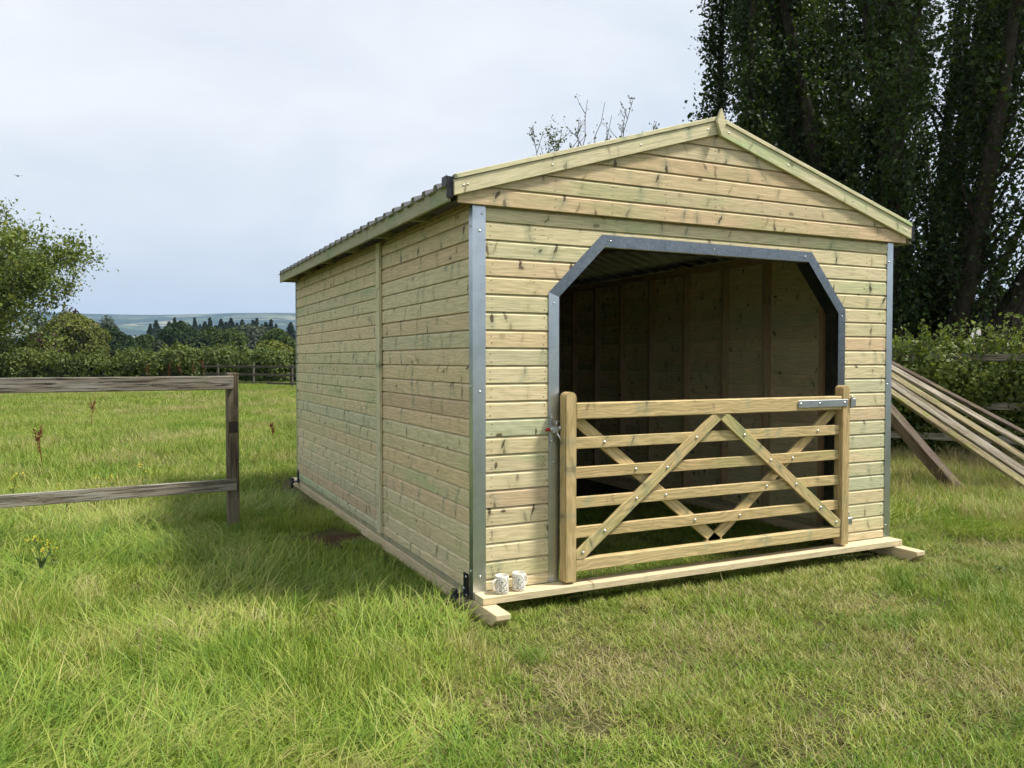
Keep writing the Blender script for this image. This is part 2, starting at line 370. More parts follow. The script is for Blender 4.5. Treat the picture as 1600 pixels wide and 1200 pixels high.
def hill_mat():
    t = NT('far_hill_fields')
    pos = t.n('ShaderNodeNewGeometry').outputs['Position']
    w = t.vmath('ADD', pos, t.vmath('MULTIPLY', t.n('ShaderNodeTexNoise', {'Vector': pos, 'Scale': 0.004}).outputs['Color'], (160, 160, 0)))
    vt = t.n('ShaderNodeTexVoronoi', {'Vector': t.vmath('MULTIPLY', w, (1, 1, 0)), 'Scale': 0.0042})
    k = t.n('ShaderNodeSeparateColor', {0: vt.outputs['Color']}).outputs[0]
    c = t.ramp(k, [(0.0, (0.025, 0.038, 0.02)), (0.48, (0.03, 0.045, 0.022)), (0.52, (0.11, 0.14, 0.06)), (0.68, (0.24, 0.22, 0.13)), (0.85, (0.08, 0.11, 0.05)), (1.0, (0.28, 0.25, 0.16))])
    n = t.noise(pos, 0.012, 4, 0.6)
    c = t.mix(t.rng(n, 0.47, 0.55), c, C(0.025, 0.04, 0.022))
    t.bsdf(Base_Color=c, Roughness=1.0, Specular_IOR_Level=0.0)
    return t.m
ha = np.linspace(0, 2*np.pi, 420, endpoint=False); hr = np.linspace(1700, 5600, 42)
def fbm(x, seed):
    r = np.random.default_rng(seed); o = 0
    for k in range(1, 8):
        o = o + r.normal()*np.sin(k*x*2+r.uniform(0, 6.3))/k
    return o
ridge = 272 + 9*fbm(ha, 3) + 6*fbm(ha*3, 5)
tt = (hr[:, None]-1700)/3000.0
prof = np.where(tt < 1, np.clip(tt, 0, 1)**1.15, 1-0.25*(tt-1))
HZ = -35 + (ridge[None]+35)*prof + 8*np.sin(ha[None]*23+hr[:, None]*0.004)*np.clip(tt, 0, 1)*(tt < 0.9)
# the nearer wooded spur on the right of the gap
sp = np.exp(-((ha[None]-(math.pi/2-YAW+0.285))/0.09)**2)*np.exp(-((hr[:, None]-4000)/600)**2)
HZ = HZ + 46*sp
V = np.stack([hr[:, None]*np.cos(ha)[None], hr[:, None]*np.sin(ha)[None], HZ], -1).reshape(-1, 3)
n = len(ha); F = []
for j in range(len(hr)-1):
    i = np.arange(n); F.append(np.stack([j*n+i, (j+1)*n+i, (j+1)*n+(i+1) % n, j*n+(i+1) % n], -1))
tag(obj('hills', fastmesh('hills', V, np.concatenate(F), hill_mat(), True)), 'distant hazy hills with fields and woods', None, None, 'structure')

# ------------------------------------------------------------------ the shelter
Wd, Ln, Ht = 3.474, 5.204, 2.25
PITCHR = 0.302
ROW, ROW0 = 0.1047, 0.068
shelter = empty('field_shelter', (Wd/2, Ln/2, GZ))
tag(shelter, 'new treated pine field shelter with slate roof and galvanised corner trims', 'shelter')
ROWS = [(0.0, ROW0)] + [(ROW0+ROW*k, ROW0+ROW*(k+1)) for k in range(21)]
ROWS[-1] = (ROWS[-1][0], 2.25)
_bc = {}
def board_me(xl, xr, z0, z1, th=0.018, mat=M_BOARD, key=None):
    """shiplap board, profile extruded along x; xl/xr give the ends at a height"""
    if key and key in _bc: return _bc[key]
    h = z1-z0
    prof = [(th, 0.016), (th-0.002, 0.0115), (0.0125, 0.0115), (0.0125, 0.0), (0.002, 0.0), (0.0, 0.002), (0.0, h*0.45), (0.0, h-0.019), (0.003, h-0.015), (0.0105, h-0.0048), (0.0138, h-0.0045), (0.0138, h+0.009), (th-0.003, h+0.009), (th-0.002, h-0.001), (th, h-0.005)]
    V, F = [], []
    for e in (xl, xr):
        for y, z in prof: V.append((e(z0+z), y, z))
    n = len(prof)
    for i in range(n): F.append((i, (i+1) % n, n+(i+1) % n, n+i))
    F += [tuple(range(n-1, -1, -1)), tuple(range(n, 2*n))]
    me = meshdata('board', V, F, mat)
    if key: _bc[key] = me
    return me
def wall(name, label=None):
    o = empty(name, (Wd/2, Ln/2, 0), shelter)
    if label: o['label'] = label
    return o
RS = random.Random(3)
def put_board(par, M, me):
    j = Matrix.Translation((0, RS.uniform(-0.0006, 0.0006), 0)) @ Matrix.Rotation(RS.uniform(-0.0003, 0.0003), 4, 'Y')
    return obj('board', me, par, M @ j)
# front wall with its gateway
front = wall('front_wall')
OL = [(0.53, 0.0), (0.53, 1.752), (0.878, 2.095)]
OR = [(2.94, 0.0), (2.94, 1.71), (2.62, 2.095)]
def edge_at(P, z): return float(np.interp(z, [p[1] for p in P], [p[0] for p in P]))
for k, (z0, z1) in enumerate(ROWS):
    if k >= 20:
        z0b = z0
        put_board(front, Matrix.Translation((0.012, 0, z0b)), board_me(lambda z: 0.0, lambda z: Wd-0.024, z0b, z1))
    else:
        key = z1 < 1.70
        put_board(front, Matrix.Translation((0.012, 0, z0)), board_me(lambda z: 0.0, lambda z: edge_at(OL, z)-0.012, z0, z1, key=('fl', round(z1-z0, 4)) if key else None))
        put_board(front, Matrix.Translation((2.94, 0, z0)), board_me(lambda z: edge_at(OR, z)-2.94, lambda z: Wd-0.012-2.94, z0, z1, key=('fr', round(z1-z0, 4)) if key else None))
def stud(par, x, y, z0, z1, w=0.07, d=0.045):
    return vbox('stud', x-w/2, x+w/2, y-d/2, y+d/2, z0, z1, M_STUD, par)
for x in (0.06, 0.536, 2.937, Wd-0.08): vbox('stud', x-0.024, x+0.024, 0.0195, 0.085, 0.0, 1.72 if x in (0.536, 2.937) else 2.24, M_STUD, front)
abox('lintel', 0.05, Wd-0.05, 0.0195, 0.075, 2.10, 2.24, M_STUD, front)
# side and back walls
SPLIT = 1.835
Rm, Rp, R2 = (Matrix.Rotation(rad(a), 4, 'Z') for a in (-90, 90, 180))
left, right, back = wall('left_wall'), wall('right_wall'), wall('back_wall')
for (z0, z1) in ROWS:
    h = round(z1-z0, 4)
    for (a, b) in ((0.012, SPLIT), (SPLIT, Ln-0.012)):
        me = board_me(lambda z: 0.0, lambda z: b-a, z0, z1, key=('s', round(b-a, 3), h))
        put_board(left, Matrix.Translation((0.0, b, z0)) @ Rm, me)
        put_board(right, Matrix.Translation((Wd, a, z0)) @ Rp, me)
    put_board(back, Matrix.Translation((Wd-0.012, Ln, z0)) @ R2, board_me(lambda z: 0.0, lambda z: Wd-0.024, z0, z1, key=('b', h)))
for y in (0.12, 0.61, 1.27, 1.83, 2.42, 3.03, 3.60, 4.16, 4.70, 5.12):
    stud(left, 0.0195+0.035, y, 0.0, 2.23); stud(right, Wd-0.0195-0.035, y, 0.0, 2.23)
for x in (0.6, 1.2, 1.75, 2.3, 2.9): vbox('stud', x-0.023, x+0.023, Ln-0.09, Ln-0.0195, 0.0, 2.24, M_STUD, back)
for par, x in ((left, 0.055), (right, Wd-0.055)):
    timber('wall_plate', (x, 0.09, 2.262), (x, Ln-0.02, 2.262), 0.07, 0.06, M_STUD, par)
timber('joint_batten', (-0.0145, SPLIT, 0.0), (-0.0145, SPLIT, 2.26), 0.026, 0.085, M_TRIM, left, up=(0, 1, 0))
timber('joint_batten', (Wd+0.0145, SPLIT, 0.0), (Wd+0.0145, SPLIT, 2.26), 0.026, 0.085, M_TRIM, right, up=(0, 1, 0))
# gable boards, front and back
gable, bgable = wall('front_gable'), wall('back_gable')
def gab_l(z): return max(-0.105, (z-2.335)/PITCHR-0.13)
GROWS = [2.247+0.1045*k for k in range(7)]
for k in range(6):
    z0 = GROWS[k]; z1 = min(GROWS[k+1], 2.872)
    if z0 > 2.85: break
    lx = lambda z: min(gab_l(z), Wd/2-0.01)
    me = board_me(lambda z: lx(z), lambda z: Wd-lx(z), z0, z1, 0.022, M_GABLE)
    # grain frame starts at the board's own end
    put_board(gable, Matrix.Translation((0, -0.032, z0)), me)
    lb_ = lambda z: min(max(0.0, gab_l(z)), Wd/2-0.01)
    put_board(bgable, Matrix.Translation((Wd, Ln+0.032, z0)) @ R2, board_me(lambda z: lb_(z), lambda z: Wd-lb_(z), z0, z1, 0.022, M_GABLE))
for y in (-0.004, Ln+0.004):
    abox('gable_plate', 0.1, Wd-0.1, min(y, y+0.07 if y < 1 else y-0.07), max(y, y+0.07 if y < 1 else y-0.07), 2.256, 2.30, M_STUD, gable if y < 1 else bgable)

NC = [(x, GROWS[k]) for k in range(5) for x in np.arange(0.12, Wd, 0.405) if gab_l(GROWS[k]+0.1)+0.1 < x < Wd-gab_l(GROWS[k]+0.1)-0.1]
def nails_at(par, pts, y):
    V, F = [], []
    for x, z in pts:
        for dz in (0.022, 0.072):
            jx, jz = x+RS.uniform(-0.008, 0.008), z+dz+RS.uniform(-0.006, 0.006); b = len(V); r = 0.0032
            for yy in (y, y+0.004):
                V += [(jx+r*math.cos(k*math.pi/3), yy, jz+r*math.sin(k*math.pi/3)) for k in range(6)]
            F.append(tuple(b+k for k in range(6))); F += [(b+k, b+6+k, b+6+(k+1) % 6, b+(k+1) % 6) for k in range(6)]
    o = obj('nail_heads', meshdata('nail_heads', V, F, simple('dull_nail', (0.05, 0.042, 0.035), 0.6)), par); o['kind'] = 'stuff'
nails_at(gable, NC, -0.0335)
nails_at(front, [(x, ROWS[k][0]) for k in range(1, 21) for x in ((0.115, 0.47, 3.0, 3.38) if k < 17 else (0.115, 0.40, 3.2, 3.38))], -0.0015)

# roof
roof = empty('roof', (Wd/2, Ln/2, 2.3), shelter)
EAVE = -0.19
def roof_z(x): return 2.352 + PITCHR*(min(x, Wd-x)+0.13)
def sheet(side):
    ys, off = [], []
    y = -0.045
    while y < Ln+0.05:
        for dy, h in ((0.0, 0.0), (0.118, 0.0), (0.134, 0.030), (0.178, 0.030), (0.194, 0.0)):
            if y+dy <= Ln+0.055: ys.append(y+dy); off.append(h)
        y += 0.1995
    if ys[-1] < Ln+0.054: ys.append(Ln+0.055); off.append(off[-1] if off[-1] == 0.0 else 0.0)
    xs = [EAVE, 0.4, 1.1, Wd/2+0.004]
    V, F = [], []
    nn = len(ys)
    for lay in (0, 1):
        for x in xs:
            xx = x if side == 0 else Wd-x
            for yy, o in zip(ys, off):
                V.append((xx, yy, 2.352+PITCHR*(x+0.13)+o-(0.004 if lay else 0)))
    S = len(xs)*nn
    me = bpy.data.meshes.new('roof_sheet')
    mi = []
    for lay in (0, 1):
        for i in range(len(xs)-1):
            for j in range(nn-1):
                a = lay*S+i*nn+j
                q = (a, a+nn, a+nn+1, a+1)
                F.append(q if (side == 0) ^ (lay == 1) else q[::-1]); mi.append(lay)
    for j in range(nn-1): F.append((j, j+1, S+j+1, S+j)); mi.append(0)
    for i in range(len(xs)-1):
        for j in (0, nn-1): F.append((i*nn+j, (i+1)*nn+j, S+(i+1)*nn+j, S+i*nn+j)); mi.append(0)
    me.from_pydata(V, [], F); me.update(); me.materials.append(M_SHEET); me.materials.append(M_SHEETIN)
    me.polygons.foreach_set('material_index', mi)
    return me
obj('roof_sheet', sheet(0), roof); obj('roof_sheet', sheet(1), roof)
# ridge capping
cz = roof_z(Wd/2)
V, F = [], []
for y in (-0.04, Ln+0.05):
    for dx, dz in ((-0.16, 0.036-0.048), (0, 0.042), (0.16, 0.036-0.048), (0.16, 0.032-0.048), (0, 0.036), (-0.16, 0.032-0.048)): V.append((Wd/2+dx, y, cz+dz))
F = [(i, (i+1) % 6, 6+(i+1) % 6, 6+i) for i in range(6)] + [(0, 1, 4, 5), (1, 2, 3, 4), (6, 7, 10, 11), (7, 8, 9, 10)]
obj('ridge_cap', meshdata('ridge_cap', V, F, M_SHEET), roof)
# fascias, rafters, purlins
for s in (0, 1):
    x = -0.158 if s == 0 else Wd+0.158
    timber('fascia_board', (x, -0.03, 2.293), (x, Ln+0.05, 2.293), 0.022, 0.092, M_FASCIA, roof)
    for y in (0.79, 1.6, 2.5, 3.38, 4.3, 5.1):
        xa, xb = (-0.146, 0.085) if s == 0 else (Wd+0.146, Wd-0.085)
        timber('rafter_end', (xa, y, 2.294), (xb, y, 2.294), 0.045, 0.05, M_FASCIA, roof)
    xs0, xs1 = (-0.1465, -0.0005) if s == 0 else (Wd+0.0005, Wd+0.1465)
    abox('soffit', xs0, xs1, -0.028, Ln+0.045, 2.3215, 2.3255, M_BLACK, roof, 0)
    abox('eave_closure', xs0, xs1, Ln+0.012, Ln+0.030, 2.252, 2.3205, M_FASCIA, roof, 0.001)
    for q in (0.62, 1.22):
        xq = q if s == 0 else Wd-q
        timber('purlin', (xq, 0.02, 2.352+PITCHR*(q+0.13)-0.045), (xq, Ln-0.02, 2.352+PITCHR*(q+0.13)-0.045), 0.045, 0.07, M_STUD, roof)
timber('ridge_beam', (Wd/2, 0.0, 2.80), (Wd/2, Ln, 2.80), 0.045, 0.10, M_STUD, roof)
# barge boards, caps, finial
def barge(side, y, parent):
    sgn = 1 if side == 0 else -1; ox = 0 if side == 0 else Wd
    def P(x, z): return (ox+sgn*x, z)
    xa, xb = -0.137, Wd/2-0.003
    zb = lambda x: 2.282+PITCHR*(x+0.13)
    def prism(name, za, zbh, y0, y1, mat, x0=xa):
        pts = [P(x0, zb(x0)+za), P(xb, zb(xb)+za), P(xb, zb(xb)+zbh), P(x0, zb(x0)+zbh)]
        X = Vector((sgn*(xb-x0), 0, zb(xb)-zb(x0))); ln = X.length; X.normalize()
        Yv = Vector((0, 1, 0)); Z = X.cross(Yv)
        if Z.z < 0: Z = -Z; Yv = -Yv
        M = Matrix.Translation(Vector((pts[0][0], (y0+y1)/2, pts[0][1]))) @ Matrix((X, Yv, Z)).transposed().to_4x4()
        Mi = M.inverted()
        V = [Mi @ Vector((px, yy, pz)) for yy in (y0, y1) for px, pz in pts]
        bm = bmesh.new(); vv = [bm.verts.new(v) for v in V]
        for f in ((0, 1, 2, 3), (7, 6, 5, 4), (0, 4, 5, 1), (1, 5, 6, 2), (2, 6, 7, 3), (3, 7, 4, 0)): bm.faces.new([vv[i] for i in f])
        bmesh.ops.recalc_face_normals(bm, faces=bm.faces[:])
        bmesh.ops.bevel(bm, geom=bm.edges[:], offset=0.0025, segments=1, affect='EDGES')
        me = bpy.data.meshes.new(name); bm.to_mesh(me); bm.free(); me.materials.append(mat)
        return obj(name, me, parent, M)
    b = prism('barge_board', 0.0, 0.088, y-0.022, y, M_TRIM)
    c = prism('barge_cap', 0.0905, 0.118, y-0.030, y+0.012, M_TRIM)
    return b
for s in (0, 1):
    b = barge(s, -0.0345, roof)
    for dx in (0.05, 0.075, 0.62, 1.25, 1.78):
        x = -0.13+dx; z = 2.282+PITCHR*(x+0.13)+0.045
        bolt((x if s == 0 else Wd-x, -0.0565, z), (0, -1, 0), roof, SCREW_ME, 'screw', 0.8)
    barge(s, Ln+0.0565, roof)
fin = [(0, 0.175), (0.036, 0.085), (0.0, 0.0), (-0.036, 0.085)]
V = [(Wd/2+a, y, 2.832+z) for y in (-0.0905, -0.069) for a, z in fin]
F = [(0, 1, 2, 3), (7, 6, 5, 4)] + [(i, (i+1) % 4, 4+(i+1) % 4, 4+i) for i in range(4)]
fo = obj('finial', meshdata('finial', [(a-Wd/2, y+0.08, z-2.92) for a, y, z in V], F, M_TRIM), roof, Matrix.Translation((Wd/2, -0.08, 2.92)))
# black end closure under the sheet at the front corners
for s in (0, 1):
    x0 = -0.176 if s == 0 else Wd+0.140
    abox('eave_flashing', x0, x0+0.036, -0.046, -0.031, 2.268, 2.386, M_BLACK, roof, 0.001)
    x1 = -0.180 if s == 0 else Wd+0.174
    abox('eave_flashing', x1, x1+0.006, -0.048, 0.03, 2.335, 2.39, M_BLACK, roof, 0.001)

# corner trims (folded galvanised angle)
def corner(x, sx, y, sy, z0=-0.05, z1=2.252, wf=0.082, wsd=0.056):
    t = 0.002; g = 0.0035
    ox, oy = x+sx*g, y+sy*g
    pts = [(ox, oy), (ox-sx*wf, oy), (ox-sx*wf, oy-sy*t), (ox-sx*t, oy-sy*t), (ox-sx*t, oy-sy*wsd), (ox, oy-sy*wsd)]
    V = [(a-x, b-y, z) for z in (z0, z1) for a, b in pts]
    F = [(i, (i+1) % 6, 6+(i+1) % 6, 6+i) for i in range(6)] + [(0, 1, 2, 3), (3, 4, 5, 0), (6, 7, 8, 9), (9, 10, 11, 6)]
    bm = bmesh.new(); vv = [bm.verts.new(v) for v in V]
    for f in F: bm.faces.new([vv[i] for i in f])
    bmesh.ops.recalc_face_normals(bm, faces=bm.faces[:])
    me = bpy.data.meshes.new('corner_trim'); bm.to_mesh(me); bm.free(); me.materials.append(M_GALV)
    o = obj('corner_trim', me, shelter, Matrix.Translation((x, y, 0)))
    for z in (0.09, 1.17, 2.10, 2.2):
        bolt((ox-sx*(0.045 if z < 2.15 else 0.06), oy+sy*0.0005, z), (0, sy, 0), o, SCREW_ME, 'screw')
        bolt((ox+sx*0.0005, oy-sy*0.03, z+0.03), (sx, 0, 0), o, SCREW_ME, 'screw')
    return o
corner(0, -1, 0, -1); corner(Wd, 1, 0, -1, 0.003, 2.245, 0.062); corner(0, -1, Ln, 1); corner(Wd, 1, Ln, 1)
# gateway frame: five mitred folded-steel lengths
FO = [(0.494, 0.001), (0.494, 1.763), (0.869, 2.134), (2.637, 2.128), (2.978, 1.723), (2.978, 0.001)]
FI = [(0.565, 0.001), (0.565, 1.738), (0.892, 2.060), (2.606, 2.058), (2.908, 1.698), (2.908, 0.001)]
for i in range(5):
    a, b, c, d = FO[i], FO[i+1], FI[i+1], FI[i]
    ctr = Vector(((a[0]+c[0])/2, 0, (a[1]+c[1])/2))
    y0, y1, yb = -0.0055, -0.0025, 0.115
    V = [(p[0], y, p[1]) for y in (y0, y1) for p in (a, b, c, d)]
    # return lining the opening, 3 mm thick
    ex = Vector((c[0]-d[0], 0, c[1]-d[1])).normalized(); nr_ = Vector((a[0]-d[0], 0, a[1]-d[1])); nr_ = (nr_-ex*nr_.dot(ex)).normalized()*0.003
    V += [(p[0], yb, p[1]) for p in (c, d)] + [(p[0]+nr_.x, y, p[1]+nr_.z) for y in (y1, yb) for p in (c, d)]
    F = [(0, 1, 2, 3), (0, 4, 5, 1), (1, 5, 6, 2), (3, 7, 4, 0), (3, 2, 8, 9), (4, 5, 10, 11), (10, 11, 13, 12), (8, 9, 13, 12)]
    me = meshdata('frame_section', [(v[0]-ctr.x, v[1], v[2]-ctr.z) for v in V], F, M_GALV if i == 0 else M_FRAME)  # left jamb keeps plain steel, the rest carry the painted dark reflection
    bm = bmesh.new(); bm.from_mesh(me); bmesh.ops.recalc_face_normals(bm, faces=bm.faces[:]); bm.to_mesh(me); bm.free()
    fs = obj('frame_section', me, shelter, Matrix.Translation(ctr))
    mid = lambda s: ((1-s)*(a[0]+d[0])/2+s*(b[0]+c[0])/2, y0-0.0005, (1-s)*(a[1]+d[1])/2+s*(b[1]+c[1])/2)
    for s in ((0.02, 0.42, 0.97) if i in (0, 4) else (0.03, 0.5, 0.97) if i == 2 else ()):
        bolt(mid(s), (0, -1, 0), fs, SCREW_ME, 'screw', 0.85)
# sill beam and skids
abox('sill_beam', 0.004, Wd-0.006, -0.127, -0.0065, -0.044, -0.001, M_BEAM, shelter, 0.003)
for x in (0.045, Wd-0.045):
    bm = bmesh.new()
    prof = [(-0.315, -0.047), (-0.315, -0.078), (-0.245, -0.128), (Ln+0.25, -0.128), (Ln+0.31, -0.078), (Ln+0.31, -0.047)]
    vv = [[bm.verts.new((y, dx, z)) for y, z in prof] for dx in (-0.046, 0.046)]
    bm.faces.new(vv[0]); bm.faces.new(vv[1][::-1])
    for i in range(6): bm.faces.new((vv[0][i], vv[0][(i+1) % 6], vv[1][(i+1) % 6], vv[1][i]))
    bmesh.ops.recalc_face_normals(bm, faces=bm.faces[:]); bmesh.ops.bevel(bm, geom=bm.edges[:], offset=0.003, segments=1, affect='EDGES')
    me = bpy.data.meshes.new('skid'); bm.to_mesh(me); bm.free(); me.materials.append(M_BEAM)
    obj('skid', me, shelter, Matrix.Translation((x, 0, 0)) @ Rp)
for x in (0.035, Wd-0.035): timber('bottom_rail', (x, -0.003, -0.0235), (x, Ln, -0.0235), 0.06, 0.043, M_FASCIA, shelter)
abox('back_rail', 0.08, Wd-0.08, Ln-0.07, Ln, -0.044, -0.001, M_BEAM, shelter)
# tow brackets at the left corners
def tow(y, d):
    o = empty('tow_bracket', (-0.01, y, 0.02), shelter)
    timber('plate', (-0.009, y+d*0.062, 0.02), (-0.009, y+d*0.125, 0.02), 0.007, 0.15, M_BLACK, o, bev=0.001)
    for dy, z in ((0.078, 0.075), (0.078, -0.035), (0.112, 0.0)): bolt((-0.0125, y+d*dy, z), (-1, 0, 0), o, SCREW_ME, 'bolt', 1.2)
    timber('arm', (-0.012, y+d*0.10, -0.03), (-0.10, y+d*0.12, -0.045), 0.06, 0.010, M_BLACK, o, bev=0.002)
    # shackle ring
    V, F = [], []
    nR, nr2 = 16, 6
    for i in range(nR):
        a = 2*math.pi*i/nR
        for j in range(nr2):
            b = 2*math.pi*j/nr2; r = 0.035+0.011*math.cos(b)
            V.append((0.011*math.sin(b), r*math.cos(a), r*math.sin(a)))
    for i in range(nR):
        for j in range(nr2): F.append((i*nr2+j, ((i+1) % nR)*nr2+j, ((i+1) % nR)*nr2+(j+1) % nr2, i*nr2+(j+1) % nr2))
    obj('shackle', meshdata('shackle', V, F, M_BLACK, True), o, Matrix.Translation((-0.085, y+d*0.12, -0.065)))
    me = lathe('knob', [(0.0, -0.03), (0.02, -0.03), (0.024, -0.01), (0.014, 0.0), (0.022, 0.012), (0.016, 0.026), (0, 0.03)], M_BLACK, 12)
    obj('pin', me, o, Matrix.Translation((-0.075, y+d*0.11, -0.022)))
tow(0.0, 1); tow(Ln, -1)

# ------------------------------------------------------------------ gate
gate = empty('field_gate', (1.74, -0.06, 0.0))
tag(gate, 'six-rail pine field gate with crossed braces across the shelter opening', 'gate')
def stile(x0, x1, y0, y1, z0, z1):
    # top rounded across the face
    bm = bmesh.new(); n = 8; w = x1-x0; pts = [(0, -w/2), (z1-z0-w*0.42, -w/2)]
    for i in range(1, n): 
        a = math.pi*i/n; pts.append((z1-z0-w*0.42+w*0.42*math.sin(a), -w/2*math.cos(a)))
    pts += [(z1-z0-w*0.42, w/2), (0, w/2)]
    vv = [[bm.verts.new((zz, xx, dy)) for zz, xx in pts] for dy in ((y1-y0)/2, -(y1-y0)/2)]
    bm.faces.new(vv[0]); bm.faces.new(vv[1][::-1])
    for i in range(len(pts)): bm.faces.new((vv[0][i], vv[0][(i+1) % len(pts)], vv[1][(i+1) % len(pts)], vv[1][i]))
    bmesh.ops.recalc_face_normals(bm, faces=bm.faces[:])
    ed = [e for e in bm.edges if abs(e.verts[0].co.z-e.verts[1].co.z) < 1e-6 or (abs(e.verts[0].co.x-e.verts[1].co.x) < 1e-6 and e.verts[0].co.x < 0.01)]
    bmesh.ops.bevel(bm, geom=ed, offset=0.005, segments=2, affect='EDGES')
    me = bpy.data.meshes.new('stile'); bm.to_mesh(me); bm.free(); me.materials.append(M_GATE)
    M = Matrix.Translation(((x0+x1)/2, (y0+y1)/2, z0)) @ Matrix((Vector((0, 0, 1)), Vector((1, 0, 0)), Vector((0, 1, 0)))).transposed().to_4x4()
    return obj('stile', me, gate, M)
stile(0.558, 0.634, -0.103, -0.026, 0.012, 1.163); stile(2.853, 2.928, -0.103, -0.026, 0.012, 1.172)
abox('top_rail', 0.6345, 2.8525, -0.100, -0.030, 0.998, 1.095, M_GATE, gate, 0.005)
for z0, z1 in ((0.815, 0.885), (0.634, 0.703), (0.452, 0.520), (0.269, 0.339)):
    abox('rail', 0.6345, 2.8525, -0.074, -0.046, z0, z1, M_GATE, gate, 0.003)
abox('bottom_rail', 0.6345, 2.8525, -0.095, -0.040, 0.072, 0.145, M_GATE, gate, 0.004)
def clip(poly, f):
    out = []
    for i in range(len(poly)):
        a, b = poly[i], poly[(i+1) % len(poly)]; fa, fb = f(a), f(b)
        if fa >= 0: out.append(a)
        if (fa >= 0) != (fb >= 0):
            k = fa/(fa-fb); out.append((a[0]+k*(b[0]-a[0]), a[1]+k*(b[1]-a[1])))
    return out
def brace(p, q, y, w=0.072):
    p, q = Vector(p), Vector(q); d = (q-p).normalized(); nn = Vector((-d.y, d.x))*w/2
    pa, qa = p-d*0.2, q+d*0.2
    poly = [tuple(pa-nn), tuple(qa-nn), tuple(qa+nn), tuple(pa+nn)]
    for f in (lambda v: v[1]-0.1465, lambda v: 0.9965-v[1], lambda v: v[0]-0.6355, lambda v: 2.8515-v[0]): poly = clip(poly, f)
    X = Vector((d.x, 0, d.y)); Z = Vector((-d.y, 0, d.x)); Yv = Z.cross(X)
    M = Matrix.Translation((p.x, y, p.y)) @ Matrix((X, Yv, Z)).transposed().to_4x4(); Mi = M.inverted()
    bm = bmesh.new(); vv = [[bm.verts.new(Mi @ Vector((a, y+dy, b))) for a, b in poly] for dy in (-0.011, 0.011)]
    n = len(poly); bm.faces.new(vv[0]); bm.faces.new(vv[1][::-1])
    for i in range(n): bm.faces.new((vv[0][i], vv[0][(i+1) % n], vv[1][(i+1) % n], vv[1][i]))
    bmesh.ops.recalc_face_normals(bm, faces=bm.faces[:]); bmesh.ops.bevel(bm, geom=bm.edges[:], offset=0.002, segments=1, affect='EDGES')
    me = bpy.data.meshes.new('brace'); bm.to_mesh(me); bm.free(); me.materials.append(M_GATE)
    return obj('brace', me, gate, M)
FB = [((0.668, 0.172), (1.690, 0.965)), ((1.795, 0.965), (2.822, 0.172))]
BB = [((0.70, 0.965), (1.712, 0.178)), ((2.79, 0.965), (1.765, 0.178))]
for p, q in FB: brace(p, q, -0.0865)
for p, q in BB: brace(p, q, -0.0335)
for z in (0.85, 0.668, 0.486, 0.304):
    for (p, q), y in [(b, -0.098) for b in FB] + [(b, -0.0745) for b in BB]:
        s = (z-p[1])/(q[1]-p[1]); bolt((p[0]+s*(q[0]-p[0]), y, z), (0, -1, 0), gate)
bolt((0.683, -0.098, 0.185), (0, -1, 0), gate); bolt((2.807, -0.098, 0.185), (0, -1, 0), gate)
# strap hinge and lower hinge
hin = empty('strap_hinge', (2.65, -0.105, 1.05), gate)
me = boxmesh('strap', 0.50, 0.005, 0.05, M_ZINC, 0.0015)
for v in me.vertices:
    if v.co.x < 0.01: v.co.x += abs(v.co.z)*0.9
obj('strap', me, hin, Matrix.Translation((2.40, -0.1065, 1.047)))
for x in (2.44, 2.62, 2.865): bolt((x, -0.1092, 1.047), (0, -1, 0), hin, None, 'bolt', 1.0)
vbox('hinge_pin', 2.928, 2.944, -0.116, -0.100, 1.005, 1.095, M_ZINC, hin, 0.003)
abox('wall_plate', 2.930, 2.990, -0.100, -0.006, 1.02, 1.075, M_ZINC, hin, 0.002)
lh = empty('lower_hinge', (2.9, -0.07, 0.19), gate)
abox('eye_bolt', 2.79, 2.8525, -0.080, -0.062, 0.172, 0.190, M_ZINC, lh, 0.003)
vbox('nut', 2.826, 2.846, -0.089, -0.053, 0.160, 0.202, M_ZINC, lh, 0.004)
abox('side_plate', 2.846, 2.8528, -0.09, -0.05, 0.145, 0.215, M_ZINC, lh, 0.001)
abox('clasp', 2.928, 2.975, -0.095, -0.03, 0.150, 0.205, M_ZINC, lh, 0.004)
vbox('hinge_pin', 2.946, 2.960, -0.080, -0.064, 0.205, 0.245, M_ZINC, lh, 0.002)
abox('wall_plate', 2.930, 2.985, -0.03, -0.006, 0.135, 0.225, M_ZINC, lh, 0.002)
# latch on the left jamb of the gateway
la = empty('gate_latch', (0.53, -0.01, 0.93))
tag(la, 'small zinc spring latch with red tip on the left gateway jamb', 'latch')
vbox('plate', 0.500, 0.528, -0.0105, -0.0062, 0.845, 1.025, M_ZINC, la, 0.001)
for z in (0.865, 1.005): bolt((0.514, -0.0110, z), (0, -1, 0), la, SCREW_ME, 'screw', 1.0)
def rod(name, p, q, r, mat, parent):
    p, q = Vector(p), Vector(q); d = q-p
    me = lathe(name, [(0.0, 0), (r, 0.001), (r, d.length-0.001), (0.0, d.length)], mat, 10)
    return obj(name, me, parent, Matrix.Translation(p) @ d.to_track_quat('Z', 'Y').to_matrix().to_4x4())
abox('housing', 0.503, 0.545, -0.042, -0.0108, 0.915, 0.955, M_ZINC, la, 0.003)
rod('bolt_bar', (0.490, -0.030, 0.938), (0.588, -0.035, 0.943), 0.009, M_ZINC, la)
rod('red_tip', (0.462, -0.0285, 0.934), (0.489, -0.030, 0.9375), 0.010, M_RED, la)
rod('lever', (0.530, -0.044, 0.915), (0.560, -0.062, 0.860), 0.006, M_ZINC, la)
rod('thumb_turn', (0.528, -0.040, 0.956), (0.526, -0.046, 0.982), 0.006, M_ZINC, la)
